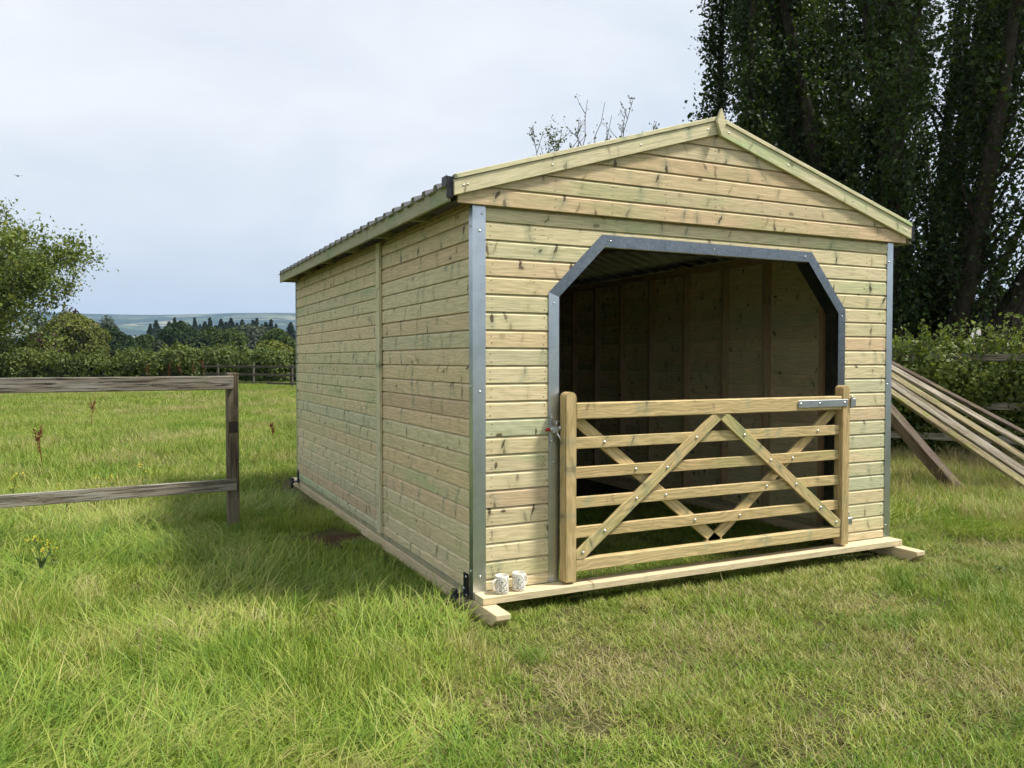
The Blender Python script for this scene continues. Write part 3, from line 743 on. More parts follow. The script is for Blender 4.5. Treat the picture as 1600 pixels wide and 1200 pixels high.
abox('thumb_wing', 0.510, 0.540, -0.052, -0.042, 0.980, 0.990, M_ZINC, la, 0.002)
rod('eye', (0.575, -0.034, 0.942), (0.5575, -0.05, 0.942), 0.0, M_ZINC, la) if False else None
lathe_me = lathe('collar', [(0.0, 0), (0.014, 0.0), (0.016, 0.006), (0.014, 0.012), (0, 0.012)], M_ZINC, 12)
obj('collar', lathe_me, la, Matrix.Translation((0.548, -0.033, 0.941)) @ Vector((1, 0, 0)).to_track_quat('Z', 'Y').to_matrix().to_4x4())

# ------------------------------------------------------------------ mugs
def mug_mat(name, dots):
    t = NT(name)
    oc = t.n('ShaderNodeTexCoord').outputs['Object']
    sx = t.n('ShaderNodeSeparateXYZ', {0: oc})
    v = t.n('ShaderNodeTexVoronoi', {'Vector': oc, 'Scale': 125.0, 'Randomness': 0.85})
    k = t.n('ShaderNodeSeparateColor', {0: v.outputs['Color']}).outputs[0]
    m = t.math('MULTIPLY', t.rng(v.outputs['Distance'], 0.36, 0.44, 1.0, 0.0), t.rng(k, 0.12, 0.16))
    m = t.math('MULTIPLY', m, t.rng(sx.outputs[2], 0.092, 0.095, 1.0, 0.0))
    r2 = t.n('ShaderNodeVectorMath', {0: t.vmath('MULTIPLY', oc, (1, 1, 0))}, operation='LENGTH').outputs['Value']
    m = t.math('MULTIPLY', m, t.math('MULTIPLY', t.rng(r2, 0.0385, 0.0392), t.rng(r2, 0.0412, 0.042, 1.0, 0.0)))
    c = t.mix(m, C(0.80, 0.76, 0.66), t.ramp(k, dots, 'CONSTANT'))
    t.bsdf(Base_Color=c, Roughness=0.18, Specular_IOR_Level=0.5)
    return t.m
def mug(x, y, ang, label, dots):
    o = empty('mug', (x, y, 0.0)); tag(o, label, 'mug', 'mugs on the sill beam')
    mat = mug_mat('spotted_glaze', dots)
    prof = [(0.0, 0.0), (0.036, 0.0), (0.0392, 0.004), (0.040, 0.012), (0.040, 0.100), (0.0392, 0.1035), (0.0375, 0.1045), (0.0362, 0.102), (0.036, 0.012), (0.030, 0.007), (0.0, 0.006)]
    obj('body', lathe('body', prof, mat, 40), o, Matrix.Translation((x, y, 0.0)))
    V, F = [], []; n, k = 14, 8
    for i in range(n+1):
        a = -math.pi/2+math.pi*i/n
        cx, czz = 0.0385+0.030*math.cos(a)**0.8 if math.cos(a) > 1e-6 else 0.0385, 0.054+0.031*math.sin(a)
        tx, tz = -math.sin(a), math.cos(a)
        for j in range(k):
            b = 2*math.pi*j/k
            V.append((cx+math.cos(a)*0.0048*math.cos(b), 0.0065*math.sin(b), czz+math.sin(a)*0.0048*math.cos(b)))
    for i in range(n):
        for j in range(k): F.append((i*k+j, i*k+(j+1) % k, (i+1)*k+(j+1) % k, (i+1)*k+j))
    obj('handle', meshdata('handle', V, F, mat, True), o, Matrix.Translation((x, y, 0)) @ Matrix.Rotation(ang, 4, 'Z'))
DK = (0.02, 0.025, 0.05); BL = (0.05, 0.10, 0.30); TAN = (0.40, 0.22, 0.12)
mug(0.147, -0.078, rad(180+12), 'cream mug with dark spots, handle towards the metal corner trim', [(0, DK), (0.7, (0.03, 0.03, 0.03)), (0.9, (0.2, 0.14, 0.09))])
mug(0.262, -0.066, rad(18), 'cream mug with blue and tan spots, handle towards the gate', [(0, DK), (0.5, BL), (0.86, TAN)])

# ------------------------------------------------------------------ near paddock fence (left)
pf = empty('paddock_fence', (-1.0, 3.1, GZ)); tag(pf, 'weathered two-rail paddock fence ending in a squared post', 'fence')
fp = gpos(362, 7.08); fdir = gpos(0, 6.2)-gpos(347, 7.0); fdir /= np.linalg.norm(fdir)
fn = np.array([fdir[1], -fdir[0], 0.0]);  fn = fn if fn@FH < 0 else -fn       # towards the camera
def fpt(s, z, o=0.0): return tuple(fp + fdir*s + fn*o + np.array([0, 0, z-GZ]))
timber('post', fpt(0, GZ-0.3), fpt(0, 1.245), 0.095, 0.095, M_OLDPOST, pf, up=fdir, bev=0.006)
timber('post', fpt(3.1, GZ-0.3), fpt(3.1, 1.245), 0.095, 0.095, M_OLDPOST, pf, up=fdir, bev=0.006)
timber('top_rail', fpt(0.0, 1.160, 0.067), fpt(3.15, 1.160, 0.067), 0.038, 0.118, M_OLD, pf, bev=0.005)
timber('lower_rail', fpt(-0.02, 0.272, 0.067), fpt(3.15, 0.272, 0.067), 0.034, 0.100, M_OLDGREY, pf, bev=0.004)
for z in (0.72, 0.36): timber('old_notch', fpt(-0.0, z, 0.0482), fpt(-0.0, z+0.10, 0.0482), 0.0012, 0.075, simple('dark_stain', (0.045, 0.032, 0.022), 0.9), pf, up=fdir, bev=0) if z > 0.5 else None
# end post slab where the rails butt
# ------------------------------------------------------------------ leaning rails on the right
def lean(name, label, pa, da, pb, db, w, h, mat, roll=0.0):
    a, b = Vector(at(*pa, da)), Vector(at(*pb, db))
    # carry the foot on down to the soil
    s = (a.z-(GZ+0.02))/(a.z-b.z); b = a+(b-a)*s
    a = a-(b-a).normalized()*0.55
    side = (b-a).cross(Vector((0, 0, 1))).normalized(); up = side.cross(b-a).normalized()
    up = (Matrix.Rotation(roll, 3, (b-a).normalized()) @ up)
    o = timber(name, a, b, w, h, mat, None, up=up, bev=0.004)
    tag(o, label, 'rail', 'old fence rails leaning behind the shelter')
lean('timber_rail', 'thin dark old rail lying furthest back behind the topmost leaning rail', (1391, 566), 10.1, (1600, 676), 9.5, 0.07, 0.03, M_PLANKB, 0.5)
lean('timber_rail', 'topmost pale old rail of the leaning pile right of the shelter', (1391, 574), 9.9, (1600, 694), 9.2, 0.10, 0.036, M_PLANK, 0.5)
lean('timber_rail', 'greenish old rail just under the topmost leaning rail', (1391, 586), 9.75, (1600, 716), 9.05, 0.10, 0.036, M_PLANKG, 0.55)
lean('timber_rail', 'broad pale old rail in the middle of the leaning pile', (1391, 598), 9.5, (1600, 738), 8.85, 0.11, 0.038, M_PLANK, 0.75)
lean('timber_rail', 'narrow pale old rail tucked between the broad rail and the lowest rail', (1391, 604), 9.62, (1600, 748), 8.95, 0.09, 0.036, M_PLANK, 0.65)
lean('timber_rail', 'lowest rail of the upper leaning bunch, mossy on its edge', (1391, 612), 9.35, (1600, 756), 8.7, 0.095, 0.038, M_PLANKG, 0.5)
lean('timber_post', 'thick brown squared timber leaning steeply with its foot in the grass', (1391, 646), 9.2, (1500, 772), 8.75, 0.13, 0.12, M_PLANKB, 0.35)

# ------------------------------------------------------------------ foliage helpers
def leaf_mat(name, stops, trans=0.35, rough=0.55, patch=0.6, spec=0.3):
    t = NT(name)
    a = t.n('ShaderNodeAttribute', attribute_name='rnd').outputs['Fac']
    pos = t.n('ShaderNodeNewGeometry').outputs['Position']
    n = t.noise(pos, patch, 3, 0.6)
    f = t.math('ADD', t.math('MULTIPLY', a, 0.6), t.math('MULTIPLY_ADD', n, 0.9, -0.25), clamp=True)
    c = t.ramp(f, stops)
    p = t.n('ShaderNodeBsdfPrincipled', {'Base Color': c, 'Roughness': rough, 'Specular IOR Level': spec})
    tr = t.n('ShaderNodeBsdfTranslucent', {'Color': t.mix(1.0, c, C(1.15, 1.2, 0.55), 'MULTIPLY')})
    mx = t.n('ShaderNodeMixShader', {0: trans, 1: p.outputs[0], 2: tr.outputs[0]})
    t.surf(mx.outputs[0]); return t.m
def bark_mat(name, col):
    t = NT(name); pos = t.n('ShaderNodeNewGeometry').outputs['Position']
    n = t.noise(t.vmath('MULTIPLY', pos, (14, 14, 3)), 1.0, 5, 0.65)
    c = t.mix(t.rng(n, 0.3, 0.7), C(*[k*0.5 for k in col]), C(*col))
    b = t.n('ShaderNodeBump', {'Height': n, 'Strength': 0.6, 'Distance': 0.02})
    t.bsdf(Base_Color=c, Roughness=0.9, Normal=b.outputs[0], Specular_IOR_Level=0.15); return t.m
def leaves(name, P, size, mat, out=None, up=0.35, var=0.35, width=0.62, fold=0.18):
    """one folded diamond leaf (two triangles) at every point"""
    n = len(P); P = np.asarray(P)
    nr_ = rng.normal(size=(n, 3)); 
    if out is not None: nr_ = nr_*0.75 + out*1.1
    nr_[:, 2] += up
    nr_ /= np.linalg.norm(nr_, axis=1)[:, None]+1e-9
    d = rng.normal(size=(n, 3)); d[:, 2] -= 0.35; d -= nr_*(d*nr_).sum(1)[:, None]; d /= np.linalg.norm(d, axis=1)[:, None]+1e-9
    s = np.cross(nr_, d)
    L_ = (size*np.exp(rng.normal(size=n)*var))[:, None]; w = L_*width*0.5
    b = P-d*L_*0.5; tip = P+d*L_*0.5; m = P-d*L_*0.08
    l = m+s*w+nr_*L_*fold; r = m-s*w+nr_*L_*fold
    V = np.stack([b, r, tip, l], 1).reshape(-1, 3)
    i = np.arange(n)*4
    F = np.concatenate([np.stack([i, i+1, i+2], 1), np.stack([i, i+2, i+3], 1)])
    return fastmesh(name, V, F, mat, False, {'rnd': np.repeat(rng.random(n), 4)})
def tubes(name, lines, mat, k=6):
    """lines: list of (points (m,3), radii (m,))"""
    VV, FF, base = [], [], 0
    for P, R in lines:
        P = np.asarray(P, float); m = len(P)
        T = np.gradient(P, axis=0); T /= np.linalg.norm(T, axis=1)[:, None]+1e-9
        ref = np.where(np.abs(T[:, 2:3]) > 0.9, np.array([[1.0, 0, 0]]), np.array([[0, 0, 1.0]]))
        A = np.cross(T, ref); A /= np.linalg.norm(A, axis=1)[:, None]+1e-9; B = np.cross(T, A)
        a = np.arange(k)*2*np.pi/k
        ring = P[:, None] + np.asarray(R)[:, None, None]*(np.cos(a)[None, :, None]*A[:, None]+np.sin(a)[None, :, None]*B[:, None])
        VV.append(ring.reshape(-1, 3))
        j = np.arange(m-1)[:, None]*k; i = np.arange(k)[None]
        q = np.stack([j+i, j+(i+1) % k, j+k+(i+1) % k, j+k+i], -1).reshape(-1, 4)+base
        FF.append(q); base += m*k
    return fastmesh(name, np.concatenate(VV), np.concatenate(FF), mat, True)
def grow(p, d, ln, r0, r1, n, trop=0.05, wig=0.08, rg=rng):
    P = [np.array(p, float)]; d = np.array(d, float); d /= np.linalg.norm(d); st = ln/(n-1)
    for _ in range(n-1):
        d = d + np.array([0, 0, trop]) + rg.normal(size=3)*wig; d /= np.linalg.norm(d); P.append(P[-1]+d*st)
    return np.array(P), np.linspace(r0, r1, n)
def along(L_, t):
    P, R = L_; x = t*(len(P)-1); i = min(int(x), len(P)-2); f = x-i
    return P[i]*(1-f)+P[i+1]*f, (P[i+1]-P[i])/np.linalg.norm(P[i+1]-P[i]), R[i]*(1-f)+R[i+1]*f
def side_dir(d, ang, az):
    d = d/np.linalg.norm(d); a = np.cross(d, [0.31, 0.77, 0.55]); a /= np.linalg.norm(a); b = np.cross(d, a)
    return d*math.cos(ang)+(a*math.cos(az)+b*math.sin(az))*math.sin(ang)

M_BARK = bark_mat('grey_brown_bark', (0.13, 0.10, 0.075))
M_DARKBARK = bark_mat('dark_bark', (0.07, 0.058, 0.046))
M_POPLEAF = leaf_mat('dark_broad_leaf', [(0, (0.018, 0.036, 0.011)), (0.55, (0.033, 0.060, 0.016)), (0.8, (0.07, 0.11, 0.024)), (1, (0.17, 0.21, 0.05))], 0.32, 0.5, 1.4)
M_OAKLEAF = leaf_mat('oak_leaf', [(0, (0.06, 0.10, 0.02)), (0.5, (0.125, 0.17, 0.034)), (0.8, (0.20, 0.225, 0.05)), (1, (0.31, 0.28, 0.085))], 0.35, 0.6, 0.3)
M_HEDGELEAF = leaf_mat('hedge_leaf', [(0, (0.05, 0.08, 0.018)), (0.5, (0.10, 0.14, 0.028)), (0.85, (0.17, 0.195, 0.045)), (1, (0.24, 0.22, 0.07))], 0.3, 0.55, 0.35)
M_BRIARLEAF = leaf_mat('bramble_leaf', [(0, (0.06, 0.10, 0.024)), (0.5, (0.13, 0.18, 0.04)), (0.85, (0.22, 0.25, 0.06)), (1, (0.33, 0.28, 0.09))], 0.35, 0.5, 1.2)

# ------------------------------------------------------------------ tall dark tree on the right
def big_tree():
    base = gpos(1408, 17.2)
    root = empty('dark_tall_tree', base); tag(root, 'tall dark many-stemmed tree rising behind the hedge right of the shelter', 'tree')
    rg = np.random.default_rng(11)
    lines, LP, LO = [], [], []
    n = 32
    for i in range(n):
        az = 2.39996*i+rg.uniform(-0.2, 0.2); q = math.sqrt((i+0.5)/n)
        lr = math.cos(az)                                  # towards the right of the view
        tilt = 0.05+q*(0.80+0.30*max(0, lr)); trop = 0.085-0.045*max(0, lr)
        h = (RH*lr*(1.0 if lr < 0 else 1.1)+FH*math.sin(az)*0.85); d = h*math.sin(tilt)+np.array([0, 0, math.cos(tilt)])
        p0 = base+h*rg.uniform(0.1, 0.5)+np.array([0, 0, -0.2])
        st = grow(p0, d, rg.uniform(13.0, 15.5), rg.uniform(0.09, 0.26), 0.02, 20, trop, 0.04, rg)
        la = (st[0]-base)@RH; k = la < -2.8                # outer left stems turn upright, keeping the crown columnar there
        st[0][k] += RH[None]*(-2.8-0.9*np.tanh((-2.8-la[k])/0.9)-la[k])[:, None]
        lines.append(st)
        for j in range(34):
            t = 0.14+0.86*(j+rg.random())/34
            p, dd, r = along(st, t)
            sb = grow(p, side_dir(dd, rg.uniform(0.3, 0.85), rg.uniform(0, 6.28)), rg.uniform(0.8, 2.0)*(0.6 if (p-base)@RH < -3.3 else 1), max(0.008, r*0.33), 0.004, 6, 0.13, 0.10, rg)
            lines.append(sb)
            m = 370
            q = rg.random(m)**0.7
            x = q*5; ii = np.minimum(x.astype(int), 4); f = (x-ii)[:, None]
            LP.append(sb[0][ii]*(1-f)+sb[0][ii+1]*f + rg.normal(size=(m, 3))*np.array([0.15, 0.15, 0.21]))
    P = np.concatenate(LP); lat = (P-base)@RH; z_ = P[:, 2]
    drop = np.clip((lat+0.2)/2.2, 0, 1)*np.clip((9-z_)/5, 0, 1)*0.93
    P = P[(z_ > 1.9+np.clip(lat, 0, 2)*0.45) & (rg.random(len(P)) > drop) & (lat > -4.25+0.22*np.sin(z_*2.3)+0.18*np.sin(z_*5.1+1)+0.15*rg.normal(size=len(P))-0.06*(z_-5))]
    # loose lower skirt of leaves hanging over the hedge
    obj('trunk', tubes('trunk', lines, M_DARKBARK, 6), root, Matrix.Identity(4))
    obj('crown', leaves('crown', P, 0.074, M_POPLEAF, None, 0.3, 0.26, 0.85), root, Matrix.Identity(4))
big_tree()

def spread_tree(name, label, base, height, radius, seed, leafmat, nleaf, lsize, first=0.25, dead=0, group=None, spread=0.0):
    base = np.array(base, float); rg = np.random.default_rng(seed)
    root = empty(name, base); tag(root, label, 'tree', group)
    lines = []; LP = []
    tr = grow(base+[0, 0, -0.2], (0.03, 0.02, 1), height*0.72, height*0.035, height*0.010, 10, 0.02, 0.03, rg); lines.append(tr)
    tips = []
    nb = 26
    for i in range(nb):
        t = first+(1-first)*(i+rg.random()*0.6)/nb; p, dd, r = along(tr, min(t, 0.99))
        env = math.sin(math.pi*min(1, 0.07+0.82*(t-first)/(1-first)))
        ln = radius*env*rg.uniform(0.75, 1.1)
        b = grow(p, side_dir(np.array([0, 0, 1.0]), rg.uniform(1.05, 1.45)*(1.1-0.45*t), i*2.4+rg.uniform(-0.4, 0.4)), ln, r*0.55, 0.02, 9, 0.012, 0.10, rg); lines.append(b)
        for j in range(11):
            tt = 0.25+0.75*(j+rg.random())/11; p2, d2, r2 = along(b, min(tt, 0.99))
            c = grow(p2, side_dir(d2, rg.uniform(0.5, 1.0), rg.uniform(0, 6.28)), radius*rg.uniform(0.16, 0.34), max(0.012, r2*0.45), 0.006, 6, 0.06, 0.12, rg); lines.append(c); tips.append(c)
    m = max(8, nleaf//len(tips))
    for c in tips:
        x = rg.random(m)**0.6*5; ii = np.minimum(x.astype(int), 4); f = (x-ii)[:, None]
        LP.append(c[0][ii]*(1-f)+c[0][ii+1]*f+rg.normal(size=(m, 3))*radius*0.038)
    for i in range(dead):
        p, dd, r = along(tr, 0.97); a = rg.uniform(0, 6.28)
        q = grow(p, side_dir(np.array([0, 0, 1.0]), rg.uniform(0.1, 0.7), a), height*rg.uniform(0.3, 0.6), 0.05, 0.006, 8, 0.02, 0.14, rg); lines.append(q)
        for j in range(7):
            p2, d2, r2 = along(q, rg.uniform(0.35, 0.98)); lines.append(grow(p2, side_dir(d2, 0.7, rg.uniform(0, 6.28)), height*0.08, 0.014, 0.004, 5, 0.02, 0.15, rg))
    obj('trunk', tubes('trunk', lines, M_BARK, 5), root, Matrix.Identity(4))
    obj('crown', leaves('crown', np.concatenate(LP), lsize, leafmat, None, 0.45, 0.3, 0.75), root, Matrix.Identity(4))
spread_tree('oak_tree', 'broad light-green tree at the left edge with bare twigs at its top', gpos(-122, 46), 7.0, 9.8, 21, M_OAKLEAF, 85000, 0.175, 0.16, dead=9)

# sparse twiggy tree behind the shelter, its shoots above the roof
def twig_tree():
    base = np.array([5.4, 7.9, GZ]); rg = np.random.default_rng(5)
    root = empty('sparse_young_tree', base); tag(root, 'sparse twiggy young tree showing above the left roof slope', 'tree')
    lines = [grow(base, (0, 0, 1), 3.1, 0.07, 0.05, 6, 0, 0.02, rg)]; LP = []
    top = lines[0][0][-1]
    targets = [((828, 200), 13.6), ((866, 208), 13.9), ((905, 183), 14.0), ((918, 156), 14.2), ((945, 160), 14.1), ((979, 170), 14.3), ((990, 152), 13.8), ((1026, 190), 14.2), ((890, 222), 13.7), ((956, 180), 14.5), ((845, 228), 14.0), ((1005, 205), 14.4)]
    for (q, d) in targets:
        e = np.array(at(*q, d)); s = top+rg.normal(size=3)*0.12-np.array([0, 0, rg.uniform(0, 0.6)])
        n = 12; t = np.linspace(0, 1, n)[:, None]
        P = s*(1-t)+e*t; P[:, 2] -= (np.sin(t[:, 0]*math.pi))*0.12; P[1:-1] += rg.normal(size=(n-2, 3))*0.03
        L_ = (P, np.linspace(0.018, 0.004, n)); lines.append(L_)
        for j in range(11):
            tt = rg.uniform(0.3, 0.97); p, dd, r = along(L_, tt)
            tw = grow(p, side_dir(dd, rg.uniform(0.4, 0.8), rg.uniform(0, 6.28)), rg.uniform(0.12, 0.45), 0.007, 0.003, 5, 0.06, 0.1, rg); lines.append(tw)
            for k in range(7): LP.append(tw[0][rg.integers(1, 5)]+rg.normal(size=3)*0.025)
        for k in range(16): LP.append(along(L_, rg.uniform(0.45, 1.0))[0]+rg.normal(size=3)*0.03)
    e = np.array(at(866, 225, 13.8))
    for k in range(260): LP.append(e+rg.normal(size=3)*np.array([0.10, 0.10, 0.2]))
    for k in range(500): LP.append(top+rg.normal(size=3)*np.array([0.5, 0.5, 0.4]))
    obj('trunk', tubes('trunk', lines, M_BARK, 5), root, Matrix.Identity(4))
    obj('crown', leaves('crown', np.array(LP), 0.042, M_HEDGELEAF, None, 0.2, 0.3, 0.6), root, Matrix.Identity(4))
twig_tree()

# ------------------------------------------------------------------ hedges
def smooth_noise(x, seed, oct=5, base=1.0):
    r = np.random.default_rng(seed); o = np.zeros_like(x)
    for k in range(oct):
        f = base*1.9**k; o += r.uniform(0.5, 1)*np.sin(f*x+r.uniform(0, 6.28))/1.5**k
    return o
def hedge(name, label, a, b, depth, hfun, n, lsize, mat, seed, shoots=0, undercut=0.25, shoot_h=0.5, lobe=(0.5, 0.9), nl=4.0):
    """leafy bank of overlapping bushy lobes from a to b (its camera-side foot), depth metres thick"""
    a, b = np.array(a, float), np.array(b, float); rg = np.random.default_rng(seed)
    D = b-a; ln = np.linalg.norm(D[:2]); D /= ln; Nn = np.array([-D[1], D[0], 0]); Nn = Nn if Nn@FH > 0 else -Nn    # away from camera
    root = empty(name, (a+b)/2); tag(root, label, 'hedge')
    k = int(ln*nl); LPs, OO, lines = [], [], []
    ss = rg.random(k)*ln; zf = rg.random(k)**0.75; R = rg.uniform(*lobe, k); H = hfun(ss)
    tot = (R**2).sum()
    for i in range(k):
        m = int(n*0.9*R[i]**2/tot); v = rg.normal(size=(m, 3)); v /= np.linalg.norm(v, axis=1)[:, None]
        z = zf[i]*(H[i]-R[i]*0.8)+R[i]*0.2
        back_ = undercut*(1-zf[i])+R[i]*0.75+rg.uniform(0, 1)**1.5*max(0.0, depth-R[i]*1.6)
        c = a+D*ss[i]+Nn*back_; c[2] = GZ+z
        LPs.append(c+v*(R[i]*(0.62+0.42*rg.random(m)**0.7))[:, None]); OO.append(v)
    P = np.concatenate(LPs); kz = P[:, 2] > GZ+0.02; LPs = [P[kz]]; OO = [np.concatenate(OO)[kz]]
    m = n//10; s_ = rg.random(m)*ln; P = a[None]+D[None]*s_[:, None]+Nn[None]*(depth*rg.uniform(0.35, 0.9, m))[:, None]; P[:, 2] = GZ+hfun(s_)*0.9*rg.random(m); LPs.append(P); OO.append(rg.normal(size=(m, 3))*0.4)
    for k in range(shoots):
        ss_ = rg.random()*ln; p = a+D*ss_+Nn*rg.uniform(0.15, 0.9)*depth; p[2] = GZ+hfun(np.array([ss_]))[0]-0.15
        st = grow(p, (rg.normal()*0.2, rg.normal()*0.2, 1), rg.uniform(0.3, 1.0)*shoot_h, 0.006, 0.002, 6, 0.0, 0.12, rg); lines.append(st)
        m = 22; q = rg.random(m)*5; ii = np.minimum(q.astype(int), 4); f = (q-ii)[:, None]
        LPs.append(st[0][ii]*(1-f)+st[0][ii+1]*f+rg.normal(size=(m, 3))*lsize*0.7); OO.append(rg.normal(size=(m, 3))*0.4)
    for k in range(int(ln*3)):
        ss_ = rg.random()*ln; p = a+D*ss_+Nn*rg.uniform(0.3, 0.7)*depth; p[2] = GZ-0.1; hh = hfun(np.array([ss_]))[0]
        lines.append(grow(p, (rg.normal()*0.25, rg.normal()*0.25, 1), hh*0.9, 0.022, 0.006, 6, 0, 0.1, rg))
    obj('stems', tubes('stems', lines, M_BARK, 4), root, Matrix.Identity(4))
    obj('foliage', leaves('foliage', np.concatenate(LPs), lsize, mat, np.concatenate(OO), 0.2, 0.3, 0.75), root, Matrix.Identity(4))
    return root
hedge('field_hedge', 'long overgrown green hedge along the far side of the paddock', gpos(-420, 43), gpos(760, 48), 2.8,
      lambda s: 1.95+0.16*smooth_noise(s*0.35, 41)+0.10*smooth_noise(s*1.4, 42), 170000, 0.13, M_HEDGELEAF, 40, shoots=200, undercut=0.2, shoot_h=0.7, lobe=(0.4, 0.85), nl=11)
hedge('bramble_hedge', 'loose sunlit leafy hedge behind the leaning rails', (6.2, 7.3, GZ), (10.5, -1.7, GZ), 1.7,
      lambda s: 1.72+0.10*smooth_noise(s*0.8, 51)+0.06*smooth_noise(s*3.0, 52), 120000, 0.055, M_BRIARLEAF, 50, shoots=420, undercut=0.55, shoot_h=0.6, lobe=(0.22, 0.48), nl=28)

# fences in the hedges
def rail_fence(name, label, a, b, zs, step, post_h, w, mat, off=0.0):
    a, b = Vector(a), Vector(b); D = (b-a); ln = D.length; D.normalize()
    f = empty(name, (a+b)/2); tag(f, label, 'fence')
    k = 0.0; Nn = Vector((-D.y, D.x, 0)); Nn = Nn if Nn.dot(Vector(FH)) < 0 else -Nn
    while k < ln:
        p = a+D*k; timber('post', (p.x, p.y, GZ-0.1), (p.x, p.y, GZ+post_h), 0.10, 0.12, mat, f, up=D, bev=0.006)
        q = a+D*min(k+step, ln)
        for z in zs:
            timber('rail', p+Nn*0.075+Vector((0, 0, z)), q+Nn*0.075-D*0.01+Vector((0, 0, z)), 0.04, w, mat, f, bev=0.004)
        k += step
a_, b_ = gpos(290, 47.5), gpos(520, 39.6)
rail_fence('far_fence', 'far grey three-rail fence in front of the field hedge', (a_[0], a_[1], GZ), (b_[0], b_[1], GZ), (0.28, 0.72, 1.15), 3.3, 1.28, 0.11, M_FARWOOD)
rail_fence('hedge_fence', 'dull grey rail fence half buried in the bramble hedge', (6.92, 7.09, GZ), (10.37, -0.16, GZ), (0.40, 0.86, 1.52), 3.1, 1.50, 0.10, M_OLDGREY)

# ------------------------------------------------------------------ far trees
def far_leaf(name, c, hi, patch=0.12): return leaf_mat(name, [(0, tuple(k*0.7 for k in c)), (0.5, c), (1, hi)], 0.2, 0.8, patch, 0.1)
ML = {'yellow': far_leaf('yellow_green_leaf', (0.115, 0.135, 0.03), (0.19, 0.185, 0.05)), 'green': far_leaf('mid_green_leaf', (0.05, 0.08, 0.022), (0.09, 0.125, 0.035)),
      'dark': far_leaf('deep_green_leaf', (0.032, 0.055, 0.020), (0.055, 0.085, 0.03)), 'copper': far_leaf('copper_leaf', (0.05, 0.025, 0.028), (0.075, 0.045, 0.04)),
      'grey': far_leaf('grey_green_leaf', (0.075, 0.095, 0.06), (0.12, 0.14, 0.09)), 'pine': far_leaf('conifer_needle_hazed', (0.04, 0.062, 0.036), (0.075, 0.10, 0.055))}  # conifer colour is greyed and lightened to imitate distance haze
def far_tree(label, px, d, top, half, col, seed, n=7000, ls=None, cat='tree', name='round_tree', base_z=None, squat=0.62, group=None):
    p = gpos(px, d); gz = float(hgt(p[0], p[1])); p[2] = gz
    ztop = CAM[2]+(564-top)/FPX*d; R = half/FPX*d; H = ztop-gz
    root = empty(name, p); tag(root, label, cat, group)
    rg = np.random.default_rng(seed); ls = ls or max(0.22, d*0.0026)
    nl = 16; PP, OO = [], []
    for i in range(nl):
        a = rg.uniform(0, 6.28); q = rg.uniform(0, 1)**0.5; zf = rg.uniform(0, 1)
        env = math.sqrt(max(0.05, 1-(max(0, zf-0.35)/0.65)**2))
        c = np.array([math.cos(a)*R*0.68*q*env, math.sin(a)*R*0.68*q*env, H*(0.30+0.52*zf)])
        r = R*rg.uniform(0.30, 0.46)
        m = n//nl; v = rg.normal(size=(m, 3)); v /= np.linalg.norm(v, axis=1)[:, None]
        rad_ = r*(0.72+0.34*rg.random(m)**0.6)
        PP.append(c+v*rad_[:, None]*np.array([1, 1, 0.85])); OO.append(v)
    v = rg.normal(size=(n//3, 3)); v /= np.linalg.norm(v, axis=1)[:, None]
    PP.append(np.array([0, 0, H*0.52])+v*np.array([R*0.8, R*0.8, H*0.42])*(rg.random(n//3)**0.4)[:, None]); OO.append(v)
    P = np.concatenate(PP); O = np.concatenate(OO)
    P[:, 2] = np.clip(P[:, 2], 0.3, None); k = P[:, 2].max(); P[:, 2] *= H/k
    P[:, 0] *= R/np.abs(P[:, 0]).max(); P[:, 1] *= R/np.abs(P[:, 1]).max()
    lines = [grow(p-[0, 0, 0.5], (0, 0, 1), H*0.7, max(0.12, H*0.03), 0.05, 6, 0, 0.03, rg)]
    for i in range(5):
        q, dd, r = along(lines[0], rg.uniform(0.35, 0.9)); lines.append(grow(q, side_dir(dd, 0.7, rg.uniform(0, 6.28)), R*0.7, r*0.6, 0.03, 5, 0.05, 0.08, rg))
    obj('trunk', tubes('trunk', lines, M_BARK, 5), root, Matrix.Identity(4))
    obj('crown', leaves('crown', p+P, ls, ML[col], O, 0.25, 0.35, 0.8), root, Matrix.Identity(4))
far_tree('yellow-green domed tree behind the hedge beside the left-hand tree', 118, 82, 488, 50, 'yellow', 101, 12000)
far_tree('dark copper-leaved tree peeping over the yellow-green domed tree', 112, 120, 482, 28, 'copper', 102, 5000)
far_tree('low purple-brown tree under the left-hand tree canopy', 66, 70, 516, 34, 'copper', 103, 5000)
far_tree('pale grey-green tree top beyond the copper-leaved tree', 168, 190, 494, 20, 'grey', 104, 5000)
far_tree('deep green sloping tree right of the yellow-green domed tree', 178, 105, 511, 44, 'dark', 105, 9000)
far_tree('mid-green tree between the deep green tree and the wide oak', 224, 118, 524, 34, 'green', 106, 7000)
far_tree('wide dark oak in the centre of the far tree line', 285, 125, 503, 42, 'dark', 107, 11000)
far_tree('mid-green tree right of the wide dark oak', 330, 128, 512, 30, 'green', 108, 8000)
far_tree('rounded green tree above the fence post top', 362, 122, 514, 32, 'green', 109, 8000)
far_tree('small bluish bush at the foot of the wide dark oak', 250, 90, 532, 14, 'grey', 110, 3000, name='round_bush', cat='bush')
far_tree('rounded green tree nearest the far shelter corner', 432, 105, 514, 30, 'green', 111, 8000)
far_tree('bright green bush on top of the hedge by the shelter', 428, 52, 533, 38, 'yellow', 112, 9000, 0.24, name='round_bush', cat='bush')
far_tree('grey-green tree in front of the conifer row', 395, 170, 508, 36, 'grey', 113, 7000)
far_tree('dark rounded tree behind the far end of the shelter', 505, 130, 508, 42, 'dark', 118, 7000)
far_tree('dark domed tree beyond the barn at the right edge', 1590, 42, 452, 86, 'dark', 114, 16000, 0.2)
